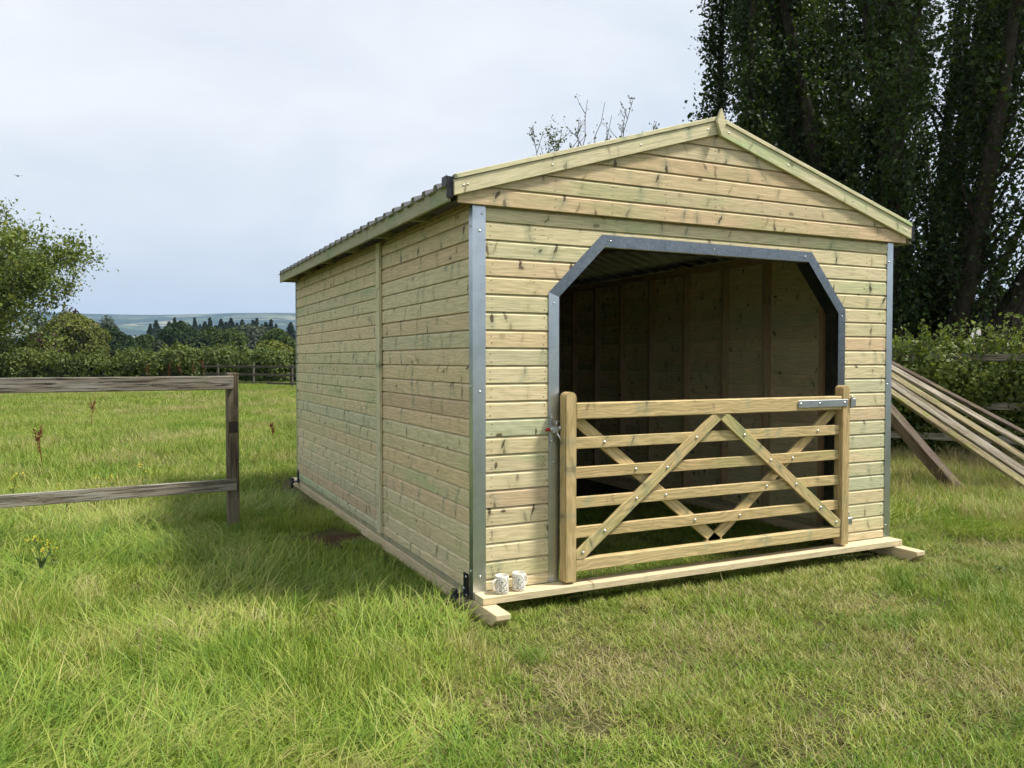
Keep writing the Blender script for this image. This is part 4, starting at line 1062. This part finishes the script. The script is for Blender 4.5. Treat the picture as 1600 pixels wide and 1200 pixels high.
far_tree('green tree showing through under the tall dark tree', 1440, 60, 500, 60, 'green', 115, 9000, 0.22)
# wood on the far slope, one mass
def wood():
    rg = np.random.default_rng(77); PP, OO = [], []
    for i in range(150):
        px = rg.uniform(-260, 640); d = rg.uniform(210, 420); p = gpos(px, d); gz = float(hgt(p[0], p[1]))
        R = rg.uniform(5, 8.5); H = rg.uniform(9, 13)*(0.75 if d < 260 else 1.05); m = 420
        v = rg.normal(size=(m, 3)); v /= np.linalg.norm(v, axis=1)[:, None]
        P = v*np.array([R, R, H*0.45])*(0.8+0.28*rg.random(m))[:, None]; P[:, 2] += H*0.55
        PP.append(p*[1, 1, 0]+[0, 0, gz]+P); OO.append(v)
    o = obj('distant_wood', leaves('distant_wood', np.concatenate(PP), 1.0, ML['green'], np.concatenate(OO), 0.3, 0.35, 0.9))
    tag(o, 'far green wood beyond the hedge reading as one mass', 'wood', None, 'stuff')
wood()
# conifers
def conifer_mesh(seed):
    rg = np.random.default_rng(seed); n = 5200
    t = rg.random(n)**0.6; layer = np.round(t*19)/19+rg.normal(size=n)*0.03; layer = np.clip(layer, 0, 1)
    R = (0.17+0.05*(seed % 3)/2)*(1-layer)**1.0+0.004; a = rg.uniform(0, 6.28, n); q = rg.random(n)**0.5
    lop = 1+0.3*np.sin(a*3+layer*20+seed)
    P = np.stack([np.cos(a)*R*q*lop, np.sin(a)*R*q*lop, 0.10+0.90*layer-0.05*q*(1-layer)], 1)
    out = np.stack([np.cos(a), np.sin(a), np.full(n, 0.6)], 1)
    return leaves('crown', P, 0.017, ML['pine'], out, 0.1, 0.35, 0.55)
CM = [conifer_mesh(i) for i in range(4)]
TRK = tubes('trunk', [(np.array([[0, 0, -0.1], [0, 0, 0.5], [0, 0, 0.97]]), np.array([0.018, 0.012, 0.002]))], M_BARK, 5)
con = [(236, 503, 250), (245, 497, 290), (265, 499, 300), (274, 493, 235), (305, 493, 255), (313, 503, 275), (321, 499, 260), (329, 493, 250), (338, 505, 240), (346, 495, 270), (354, 500, 265), (362, 494, 255), (371, 501, 280), (379, 496, 262), (388, 504, 290), (396, 497, 270), (402, 494, 255), (410, 503, 285), (416, 500, 265), (424, 496, 255), (432, 503, 270), (455, 500, 215), (466, 506, 225), (480, 500, 250)]
for i, (px, top, d) in enumerate(con):
    p = gpos(px, d); gz = float(hgt(p[0], p[1])); p[2] = gz
    H = CAM[2]+(564-top-5)/FPX*d-gz
    r = empty('conifer_tree', p)
    ORD = 'first second third fourth fifth sixth seventh eighth ninth tenth eleventh twelfth thirteenth fourteenth fifteenth sixteenth seventeenth eighteenth nineteenth twentieth'.split()
    if px < 285: lb = ORD[i]+' dark pointed conifer from the left, apart from the far conifer row'
    elif px > 450: lb = ('dark pointed conifer touching the far shelter corner', 'dark conifer just behind the far shelter corner', 'dark conifer hidden beyond the far shelter corner')[i-21]
    else: lb = ORD[i-4]+' dark pointed conifer from the left in the far skyline row'
    tag(r, lb, 'tree', 'conifers on the far skyline')
    kx = H*random.uniform(1.4, 2.3)
    Mx = Matrix.Translation(Vector(p)) @ Matrix.Rotation(i*1.3, 4, 'Z') @ Matrix.Diagonal((kx, kx*random.uniform(0.9, 1.1), H, 1))
    obj('crown', CM[i % 4], r, Mx); obj('trunk', TRK, r, Mx)

# ------------------------------------------------------------------ barn roof beyond the hedge
def barn():
    c = at(1500, 540, 27); o = empty('low_barn', (c[0], c[1], GZ)); tag(o, 'low barn with plain grey roof beyond the bramble hedge', 'barn')
    rx = Vector(RH); fz = Vector(FH); c = Vector((c[0], c[1], 0))
    def P(u, v, z): return tuple(c+rx*u+fz*v+Vector((0, 0, z)))
    tr = NT('grey_roof_sheeting'); pos = tr.n('ShaderNodeNewGeometry').outputs['Position']
    tr.bsdf(Base_Color=tr.mix(tr.noise(pos, 1.5, 4), C(0.20, 0.19, 0.19), C(0.27, 0.255, 0.25)), Roughness=0.9)
    tw = simple('barn_boarding', (0.10, 0.085, 0.07), 0.9)
    V = [P(u, v, z) for u in (-1.9, 4.2) for v, z in ((-0.3, 1.75), (1.6, 2.46), (3.5, 1.75), (3.5, 1.68), (1.6, 2.39), (-0.3, 1.68))]
    F = [(i, (i+1) % 6, 6+(i+1) % 6, 6+i) for i in range(6)]+[(0, 1, 4, 5), (1, 2, 3, 4), (6, 7, 10, 11), (7, 8, 9, 10)]
    obj('roof', meshdata('roof', V, F, tr.m), o, Matrix.Identity(4))
    V = [P(u, v, z) for u in (-1.7, 4.0) for v, z in ((0, GZ), (0, 1.79), (1.6, 2.36), (3.2, 1.79), (3.2, GZ))]
    F = [(i, (i+1) % 5, 5+(i+1) % 5, 5+i) for i in range(5)]+[(0, 1, 2, 3, 4), (9, 8, 7, 6, 5)]
    obj('wall', meshdata('wall', V, F, tw), o, Matrix.Identity(4))
barn()

# ------------------------------------------------------------------ grass
def grass_mat(name, stops, trans=0.24, straw=0.0):
    t = NT(name)
    pos = t.n('ShaderNodeNewGeometry').outputs['Position']
    rnd = t.n('ShaderNodeObjectInfo').outputs['Random']
    a = t.n('ShaderNodeAttribute', attribute_name='rnd').outputs['Fac']
    n1 = t.noise(pos, 0.6, 4, 0.6); n2 = t.noise(pos, 4.2, 4, 0.65)
    f = t.math('ADD', t.math('MULTIPLY', a, 0.50), t.math('ADD', t.math('MULTIPLY', rnd, 0.10), t.math('MULTIPLY_ADD', n1, 0.95, t.math('MULTIPLY_ADD', n2, 1.1, -0.93))), clamp=True)
    c = t.ramp(f, stops)
    p = t.n('ShaderNodeBsdfPrincipled', {'Base Color': c, 'Roughness': 0.5, 'Specular IOR Level': 0.28})
    tr = t.n('ShaderNodeBsdfTranslucent', {'Color': t.mix(1.0, c, C(1.1, 1.15, 0.6), 'MULTIPLY')})
    t.surf(t.n('ShaderNodeMixShader', {0: trans, 1: p.outputs[0], 2: tr.outputs[0]}).outputs[0]); return t.m
M_GRASS = grass_mat('meadow_grass', [(0, (0.095, 0.185, 0.016)), (0.26, (0.175, 0.275, 0.029)), (0.48, (0.275, 0.34, 0.054)), (0.72, (0.39, 0.375, 0.12)), (1, (0.56, 0.48, 0.29))])
M_TUSSOCK = grass_mat('tussock_grass', [(0, (0.08, 0.16, 0.014)), (0.5, (0.13, 0.23, 0.022)), (0.85, (0.22, 0.30, 0.045)), (1, (0.34, 0.33, 0.10))])
M_DRYGRASS = grass_mat('drying_grass', [(0, (0.085, 0.17, 0.014)), (0.24, (0.165, 0.245, 0.028)), (0.46, (0.275, 0.30, 0.065)), (0.70, (0.39, 0.355, 0.14)), (1, (0.53, 0.45, 0.27))])
M_STRAW = grass_mat('dry_grass', [(0, (0.27, 0.25, 0.09)), (0.4, (0.38, 0.32, 0.15)), (0.8, (0.50, 0.41, 0.23)), (1, (0.58, 0.48, 0.30))], 0.2)
M_SEED = grass_mat('seed_head', [(0, (0.26, 0.22, 0.10)), (0.5, (0.36, 0.29, 0.15)), (1, (0.46, 0.38, 0.22))], 0.2)
M_WEED = grass_mat('broad_weed', [(0, (0.05, 0.09, 0.03)), (0.5, (0.08, 0.13, 0.045)), (1, (0.12, 0.17, 0.06))], 0.25)
proto = bpy.data.collections.new('grass_tufts')
def tuft(name, nb, rad_, h0, h1, w, lean_, curl, mat, segs=3, seed=0, comb=None, extra=None):
    rg = np.random.default_rng(seed)
    a = rg.uniform(0, 6.28, nb); r = rad_*np.sqrt(rg.random(nb))
    B = np.stack([r*np.cos(a), r*np.sin(a), np.zeros(nb)-0.01], 1)
    h = rg.uniform(h0, h1, nb)
    az = rg.uniform(0, 6.28, nb) if comb is None else rg.normal(comb, 0.7, nb)
    le = np.abs(rg.normal(lean_, lean_*0.5, nb)); cu = curl*rg.uniform(0.3, 1.3, nb)
    hd = np.stack([np.cos(az), np.sin(az), np.zeros(nb)], 1); sd = np.stack([-np.sin(az), np.cos(az), np.zeros(nb)], 1)
    tw = rg.uniform(-0.9, 0.9, nb)
    sd = sd*np.cos(tw)[:, None]+hd*np.sin(tw)[:, None]
    pts = []; p = B.copy(); ang = le.copy()
    for s in range(segs+1):
        pts.append(p.copy()); st = h/segs
        p = p+(hd*np.sin(ang)[:, None]+np.array([0, 0, 1.0])*np.cos(ang)[:, None])*st[:, None]; ang = np.minimum(ang+cu/segs, 2.1)
    ww = w*rg.uniform(0.6, 1.25, nb)
    Vs = []
    for s in range(segs):
        k = ww*(1-0.75*(s/segs)**1.5)*0.5
        Vs += [pts[s]-sd*k[:, None], pts[s]+sd*k[:, None]]
    Vs.append(pts[segs])
    nv = 2*segs+1; V = np.stack(Vs, 1).reshape(-1, 3); i = np.arange(nb)*nv
    F = []
    for s in range(segs-1):
        q = i+2*s; F += [np.stack([q, q+1, q+3], 1), np.stack([q, q+3, q+2], 1)]
    q = i+2*(segs-1); F.append(np.stack([q, q+1, q+2], 1))
    V[:, 2] = np.maximum(V[:, 2], -0.01)
    me = fastmesh(name, V, np.concatenate(F), mat, True, {'rnd': np.repeat(rg.random(nb), nv)})
    return me
def add_proto(me, name='grass_tuft'):
    o = bpy.data.objects.new(name+'_%02d' % len(proto.objects), me); proto.objects.link(o)
for s in range(4): add_proto(tuft('tuft', 1050, 0.31, 0.045, 0.13, 0.0048, 0.48, 0.9, M_GRASS, 3, 200+s))           # 0-3 short green
for s in range(3): add_proto(tuft('tuft', 520, 0.31, 0.13, 0.33, 0.0052, 0.60, 1.9, M_GRASS, 5, 210+s, comb=0.0))   # 4-6 long, combed over
for s in range(2): add_proto(tuft('tuft', 520, 0.31, 0.04, 0.12, 0.0032, 0.80, 1.0, M_STRAW, 3, 220+s))            # 7-8 dry
def seedheads(seed):
    rg = np.random.default_rng(seed); n = 5; VV, FF = [], []; b = 0
    me = tuft('stalks', n, 0.12, 0.30, 0.46, 0.0026, 0.15, 0.5, M_SEED, 5, seed)
    V = np.zeros(len(me.vertices)*3); me.vertices.foreach_get('co', V); V = V.reshape(-1, 3)
    tips = V[10::11]; pen = V[8::11]
    F = np.array([list(p.vertices) for p in me.polygons])
    P = []; 
    for t_, q in zip(tips, pen):
        d = (t_-q)/np.linalg.norm(t_-q)
        for k in range(16): P.append(t_-d*0.005*k+rg.normal(size=3)*0.003)
    lv = leaves('x', np.array(P), 0.013, M_SEED, None, 0.5, 0.2, 0.4)
    V2 = np.zeros(len(lv.vertices)*3); lv.vertices.foreach_get('co', V2); V2 = V2.reshape(-1, 3)
    F2 = np.array([list(p.vertices) for p in lv.polygons])+len(V)
    out = fastmesh('stalks', np.concatenate([V, V2]), np.concatenate([F, F2]), M_SEED, False, {'rnd': rg.random(len(V)+len(V2))})
    bpy.data.meshes.remove(lv); return out
for s in range(2): add_proto(seedheads(230+s))                                                                      # 9-10 seed heads
def weed(seed):
    rg = np.random.default_rng(seed); n = 26
    a = rg.uniform(0, 6.28, n); r = 0.02+0.09*rg.random(n)
    P = np.stack([r*np.cos(a), r*np.sin(a), 0.03+0.05*rg.random(n)], 1)
    return leaves('weed', P, 0.042, M_WEED, np.tile([0, 0, 1.4], (n, 1)), 1.2, 0.3, 0.7, 0.12)
for s in range(2): add_proto(weed(240+s))                                                                           # 11-12 broad leaves
for s in range(3): add_proto(tuft('tuft', 900, 0.62, 0.09, 0.23, 0.0075, 0.38, 0.9, M_GRASS, 3, 250+s))             # 13-15 coarse, for farther off
add_proto(tuft('tuft', 520, 0.62, 0.12, 0.26, 0.0065, 0.45, 0.8, M_STRAW, 3, 260))                                  # 16 coarse dry
for s in range(3): add_proto(tuft('tuft', 1500, 1.35, 0.10, 0.26, 0.015, 0.35, 0.8, M_GRASS, 2, 270+s))             # 17-19 far
add_proto(tuft('tuft', 900, 1.35, 0.12, 0.28, 0.013, 0.40, 0.8, M_STRAW, 2, 280))                                   # 20 far dry
for s in range(3): add_proto(tuft('tuft', 150, 0.085, 0.08, 0.19, 0.0042, 0.38, 0.9, M_TUSSOCK, 4, 290+s))         # 21-23 tussocks
for s in range(3): add_proto(tuft('tuft', 950, 0.31, 0.035, 0.11, 0.0044, 0.60, 1.0, M_DRYGRASS, 3, 300+s))           # 24-26 short, drying

def grass_points():
    rg = np.random.default_rng(99); out = []
    def grid(d0, d1, st, kind):
        M_ = 0.80*d1+2.5; gl = np.arange(-M_, M_, st); gd = np.arange(d0, d1, st)
        l, d = np.meshgrid(gl, gd); l = l.ravel()+rg.uniform(-0.5, 0.5, l.size)*st; d = d.ravel()+rg.uniform(-0.5, 0.5, d.size)*st
        k = np.abs(l) < 0.80*d+1.6; l, d = l[k], d[k]
        x = CAM[0]+FH[0]*d+RH[0]*l; y = CAM[1]+FH[1]*d+RH[1]*l
        return x, y, d, l/np.maximum(d, 0.3)
    X_, Y_, I_, SX, SZ, RZ = [], [], [], [], [], []
    def add(x, y, i, sx, sz, rz=None):
        X_.append(x); Y_.append(y); I_.append(i); SX.append(sx); SZ.append(sz); RZ.append(rg.uniform(0, 6.28, len(x)) if rz is None else rz)
    def inside(x, y, e=0.0): return (x > -e) & (x < Wd+e) & (y > -e) & (y < Ln+e)
    def nz(x, y): return smooth_noise(x*0.9+y*0.6, 1)*0.5+smooth_noise(y*1.1-x*0.5, 2)*0.5
    def nz2(x, y): return smooth_noise(x*2.1-y*1.3, 3)*0.5+smooth_noise(x*1.2+y*2.4, 4)*0.5
    def bare(x, y): return (((x+0.33)/0.62)**2+((y-2.35)/0.36)**2) < 1
    def longzone(x, y, d, u): return (u < -0.07+0.05*nz(x, y)) & (d < 8.5) & (x < -0.25)
    def nearwall(x, y):
        q = inside(x, y, 0.33) | ((np.minimum(np.abs(x-0.045), np.abs(x-Wd+0.045)) < 0.36) & (y > -0.65) & (y < Ln+0.65)) | ((y > -0.47) & (y < 0) & (x > -0.3) & (x < Wd+0.3))
        return q
    # base layer, near
    x, y, d, u = grid(0.7, 8.3, 0.33, 0); k = ~bare(x, y); x, y, d, u = x[k], y[k], d[k], u[k]; n = len(x)
    lz = longzone(x, y, d, u); nw = nearwall(x, y); n2 = nz2(x, y); n1 = nz(x, y)
    sz = rg.uniform(0.5, 1.25, n)*(1+0.3*n2)*np.where(lz, 1.35, 0.95)*np.where(n1 > 0.35, 1.2, 1.0)
    drier = (n2 > 0.1) & ~lz; sz = np.where(drier, sz*0.7, sz); sz = np.where(nw, 0.52, sz); sz = np.where(np.hypot(x-fp[0], y-fp[1]+0.15) < 0.5, sz*0.5, sz)
    ii = rg.integers(0, 4, n); dz_ = ~lz & (d < 9) & (rg.random(n) < np.clip(0.62+0.55*n2-0.5*np.clip(n1, 0, 1), 0.1, 0.95)) & ~inside(x, y); ii[dz_] = rg.integers(24, 27, dz_.sum())
    add(x, y, ii, np.where(nw, 0.85, 1.0), sz)
    # small filler close to the shelter keeps the sward unbroken
    # dry thatch, mostly right and front
    x, y, d, u = grid(0.7, 9.0, 0.42, 0); n1, n2 = nz(x, y), nz2(x, y); lz = longzone(x, y, d, u); r = rg.random(len(x))
    k = ~nearwall(x, y) & (r < np.where(lz, 0.10, 0.45+0.6*np.clip(n2+0.15, 0, 1))) & ~bare(x, y)
    add(x[k], y[k], rg.integers(7, 9, k.sum()), np.ones(k.sum()), rg.uniform(0.7, 1.2, k.sum()))
    # long combed grass on the left
    x, y, d, u = grid(0.7, 9.0, 0.36, 0); lz = longzone(x, y, d, u) & ~nearwall(x, y) & ~bare(x, y) & (rg.random(len(x)) < np.clip(0.75+0.5*nz(x, y), 0.15, 1))
    # seed-heavy strip by the leaning rails and tufts at the post
    by = (d > 6.5) & (x > 4.4) & (rg.random(len(x)) < 0.5); k = lz | by
    k &= np.hypot(x-fp[0], y-fp[1]+0.15) > 0.6
    x, y = x[k], y[k]; ang = 0.8+1.3*smooth_noise(x*0.7+y*0.5, 9)+rg.normal(size=len(x))*0.4
    add(x, y, rg.integers(4, 7, len(x)), rg.uniform(0.9, 1.3, len(x)), rg.uniform(0.5, 1.05, len(x)), ang)
    x = fp[0]+rg.normal(size=10)*0.2; y = fp[1]+rg.normal(size=10)*0.2; add(x, y, rg.integers(4, 7, 10), np.full(10, 0.6), rg.uniform(0.25, 0.45, 10))
    # separate greener tussocks
    x, y, d, u = grid(1.0, 9.5, 0.28, 0); n1 = smooth_noise(x*1.6+y*0.7, 21)*0.5+smooth_noise(y*1.9-x*0.8, 22)*0.5
    k = ~nearwall(x, y) & ~bare(x, y) & (rg.random(len(x)) < np.clip(0.16+0.5*n1, 0.03, 0.7)); add(x[k], y[k], rg.integers(21, 24, k.sum()), rg.uniform(0.7, 1.5, k.sum()), rg.uniform(0.5, 0.95, k.sum()))
    # seed heads and broad-leaved weeds
    x, y, d, u = grid(1.0, 16, 0.45, 0); r = rg.random(len(x)); lz = longzone(x, y, d, u); by = (x > 4.3) & (d > 6.3) & (y < 8)
    k = ~inside(x, y, 0.35) & ((r < 0.05) & (lz | (d > 7.5)) | (by & (r < 0.6))); add(x[k], y[k], rg.integers(9, 11, k.sum()), np.ones(k.sum()), rg.uniform(0.7, 1.1, k.sum()))
    k = ~nearwall(x, y) & (r > 0.92) & (d < 6); add(x[k], y[k], rg.integers(11, 13, k.sum()), rg.uniform(0.3, 0.6, k.sum()), rg.uniform(0.4, 0.7, k.sum()))
    x, y, d, u = grid(6.3, 12, 0.5, 0); k = (x > 4.6) & (rg.random(len(x)) < 0.55); add(x[k], y[k], np.full(k.sum(), 16), rg.uniform(0.5, 0.9, k.sum()), rg.uniform(0.8, 1.5, k.sum()))
    # middle distance
    x, y, d, u = grid(8.0, 24, 0.62, 0); k = ~inside(x, y, 0.5); x, y = x[k], y[k]; n = len(x); i = rg.integers(13, 16, n); n2 = nz2(x*0.5, y*0.5)
    add(x, y, i, np.ones(n), rg.uniform(0.7, 1.1, n)*(1+0.25*n2))
    k = rg.random(n) < 0.16+0.4*np.clip(n2, 0, 1); add(x[k], y[k], np.full(k.sum(), 16), np.ones(k.sum()), rg.uniform(0.7, 1.05, k.sum()))
    x, y, d, u = grid(23.5, 62, 1.35, 0); n = len(x); n2 = nz2(x*0.25, y*0.25)
    add(x, y, rg.integers(17, 20, n), np.ones(n), rg.uniform(0.7, 1.1, n)*(1+0.2*n2)*np.where(d > 37, 1.5, 1.0))
    k = rg.random(n) < 0.3+0.4*np.clip(n2, 0, 1); add(x[k], y[k], np.full(k.sum(), 20), np.ones(k.sum()), rg.uniform(0.7, 1.1, k.sum()))
    x, y, idx, sx, sz, rz = (np.concatenate(q) for q in (X_, Y_, I_, SX, SZ, RZ))
    n = len(x); tl = rg.normal(size=(n, 2))*0.03
    return np.stack([x, y, hgt(x, y)], 1), idx, np.stack([sx, sx, sz], 1), np.stack([tl[:, 0], tl[:, 1], rz], 1)
def grass():
    P, idx, sc, rot = grass_points()
    me = bpy.data.meshes.new('grass'); me.vertices.add(len(P)); me.vertices.foreach_set('co', P.astype(np.float32).ravel())
    at_ = me.attributes.new('idx', 'INT', 'POINT'); at_.data.foreach_set('value', idx.astype(np.int32))
    at_ = me.attributes.new('scl', 'FLOAT_VECTOR', 'POINT'); at_.data.foreach_set('vector', sc.astype(np.float32).ravel())
    at_ = me.attributes.new('rot', 'FLOAT_VECTOR', 'POINT'); at_.data.foreach_set('vector', rot.astype(np.float32).ravel())
    me.materials.append(M_GRASS)
    o = obj('grass', me); tag(o, 'uneven meadow grass with dry patches covering the paddock', 'grass', None, 'stuff')
    ng = bpy.data.node_groups.new('grass_scatter', 'GeometryNodeTree')
    ng.interface.new_socket('Geometry', in_out='INPUT', socket_type='NodeSocketGeometry')
    ng.interface.new_socket('Geometry', in_out='OUTPUT', socket_type='NodeSocketGeometry')
    N = ng.nodes.new; gi, go = N('NodeGroupInput'), N('NodeGroupOutput')
    ci = N('GeometryNodeCollectionInfo'); ci.inputs['Collection'].default_value = proto
    ci.inputs['Separate Children'].default_value = True; ci.inputs['Reset Children'].default_value = True
    ip = N('GeometryNodeInstanceOnPoints'); ip.inputs['Pick Instance'].default_value = True
    def na_(nm, ty):
        q = N('GeometryNodeInputNamedAttribute'); q.data_type = ty; q.inputs['Name'].default_value = nm; return q.outputs['Attribute']
    lk = ng.links.new
    lk(gi.outputs[0], ip.inputs['Points']); lk(ci.outputs[0], ip.inputs['Instance']); lk(na_('idx', 'INT'), ip.inputs['Instance Index'])
    e2r = N('FunctionNodeEulerToRotation'); lk(na_('rot', 'FLOAT_VECTOR'), e2r.inputs[0]); lk(e2r.outputs[0], ip.inputs['Rotation'])
    lk(na_('scl', 'FLOAT_VECTOR'), ip.inputs['Scale']); lk(ip.outputs[0], go.inputs[0])
    md = o.modifiers.new('scatter', 'NODES'); md.node_group = ng
    print('grass instances', len(P))
grass()

# ------------------------------------------------------------------ wild flowers and docks
M_YEL = simple('yellow_petal', (0.62, 0.48, 0.02), 0.6)
M_DOCK = leaf_mat('dock_seed', [(0, (0.16, 0.055, 0.025)), (1, (0.26, 0.10, 0.04))], 0.2, 0.8, 2.0)
def ragwort(px, py, label, seed, h=0.32):
    d = (CAM[2]-GZ)*FPX/(py-564); p = gpos(px, d); p[2] = float(hgt(p[0], p[1])); rg = np.random.default_rng(seed)
    o = empty('yellow_wildflower', p); tag(o, label, 'flower', 'yellow wildflowers in the long grass')
    lines = [grow(p, (rg.normal()*0.15, rg.normal()*0.15, 1), h, 0.003, 0.0015, 6, 0, 0.08, rg)]; FP, LP = [], []
    for i in range(7):
        q, dd, r = along(lines[0], rg.uniform(0.6, 0.99)); b = grow(q, side_dir(dd, 0.6, rg.uniform(0, 6.28)), 0.09, 0.0015, 0.001, 4, 0.1, 0.05, rg); lines.append(b)
        for k in range(5): FP.append(b[0][-1]+rg.normal(size=3)*0.010)
    for i in range(14): LP.append(along(lines[0], rg.uniform(0.1, 0.7))[0]+rg.normal(size=3)*0.015)
    obj('stem', tubes('stem', lines, M_WEED, 4), o, Matrix.Identity(4)); obj('leaf', leaves('leaf', np.array(LP), 0.05, M_WEED, None, 0.5, 0.2, 0.35), o, Matrix.Identity(4))
    obj('flower_head', leaves('flower_head', np.array(FP), 0.012, M_YEL, np.tile([0, 0, 1.0], (len(FP), 1)), 0.8, 0.2, 0.9, 0.05), o, Matrix.Identity(4))
for i, (px, py, lb) in enumerate([(62, 905, 'yellow wildflower low in the grass below the lower rail'), (84, 898, 'second yellow wildflower just right of the lowest one'), (150, 806, 'yellow wildflower crossing the lower fence rail'), (180, 800, 'yellow wildflower standing tallest at the lower fence rail'), (230, 778, 'lone yellow wildflower behind the lower fence rail'), (8, 800, 'yellow wildflower at the left edge of the picture'), (108, 815, 'small yellow wildflower under the lower rail')]):
    ragwort(px, py, lb, 300+i, 0.22 if py > 850 else 0.30)
def dock(px, py, h, label, seed):
    d = (CAM[2]-GZ)*FPX/(py-564); p = gpos(px, d); p[2] = float(hgt(p[0], p[1])); rg = np.random.default_rng(seed)
    o = empty('dock_plant', p); tag(o, label, 'weed', 'red-brown docks in the paddock')
    lines = [grow(p, (rg.normal()*0.1, rg.normal()*0.1, 1), h, 0.006, 0.003, 6, 0, 0.05, rg)]; LP = []
    for i in range(7):
        q, dd, r = along(lines[0], rg.uniform(0.4, 0.98)); b = grow(q, side_dir(dd, 0.4, rg.uniform(0, 6.28)), h*0.28, 0.003, 0.002, 5, 0.05, 0.04, rg); lines.append(b)
        for k in range(26): LP.append(along(b, rg.uniform(0.2, 1))[0]+rg.normal(size=3)*0.010)
    obj('stem', tubes('stem', lines, M_DOCK, 4), o, Matrix.Identity(4)); obj('seed_head', leaves('seed_head', np.array(LP), 0.022, M_DOCK, None, 0.2, 0.3, 0.7), o, Matrix.Identity(4))
dock(64, 738, 0.50, 'red-brown dock stalk behind the left fence', 401); dock(426, 690, 0.30, 'small red-brown dock beside the long wall', 402); dock(141, 672, 0.62, 'thin dock stalk in the middle of the paddock', 403)
for i, (px, d) in enumerate([(232, 42), (262, 43), (285, 42.5), (300, 42), (318, 42.5)]):
    dock(px, 564+(CAM[2]-GZ)*FPX/d, 1.3, ('first', 'second', 'third', 'fourth', 'fifth')[i]+' rusty dock from the left against the far hedge', 410+i)

# ------------------------------------------------------------------ bird
def bird():
    c = Vector(at(28, 275, 60)); o = empty('flying_bird', c); tag(o, 'tiny dark bird in the sky above the left tree', 'bird')
    mb = simple('dark_feather', (0.05, 0.05, 0.055), 0.8)
    me = lathe('body', [(0, -0.17), (0.02, -0.15), (0.05, -0.05), (0.055, 0.03), (0.03, 0.12), (0.012, 0.17), (0, 0.19)], mb, 10)
    obj('body', me, o, Matrix.Translation(c) @ Matrix.Rotation(rad(90), 4, 'X') @ Matrix.Rotation(0.5, 4, 'Y'))
    for s in (-1, 1):
        V = [(0, -0.06, 0.0), (0, 0.06, 0.0), (s*0.17, 0.03, 0.06), (s*0.34, -0.07, 0.05), (s*0.17, -0.07, 0.055)]
        V = V+[(a, b, z-0.008) for a, b, z in V]
        F = [(0, 1, 2, 4), (4, 2, 3), (5, 9, 7, 6), (9, 8, 7), (0, 4, 9, 5), (4, 3, 8, 9), (3, 2, 7, 8), (2, 1, 6, 7)]
        obj('wing', meshdata('wing', V, F, mb), o, Matrix.Translation(c) @ Matrix.Rotation(0.4, 4, 'Z'))
bird()

# ------------------------------------------------------------------ haze
hz = NT('pale_haze')
pv = hz.n('ShaderNodeVolumePrincipled', {'Color': C(0.46, 0.69, 1.0), 'Density': 0.00015, 'Anisotropy': 0.2})
hz.t.links.new(pv.outputs[0], hz.out.inputs['Volume'])
bm = bmesh.new(); bmesh.ops.create_cube(bm, size=1.0)
for v in bm.verts: v.co = Vector((v.co.x*13000, v.co.y*13000, -45 if v.co.z < 0 else 420))
me = bpy.data.meshes.new('haze'); bm.to_mesh(me); bm.free(); me.materials.append(hz.m)
tag(obj('haze', me), 'pale blue summer haze in the air', 'haze', None, 'stuff')
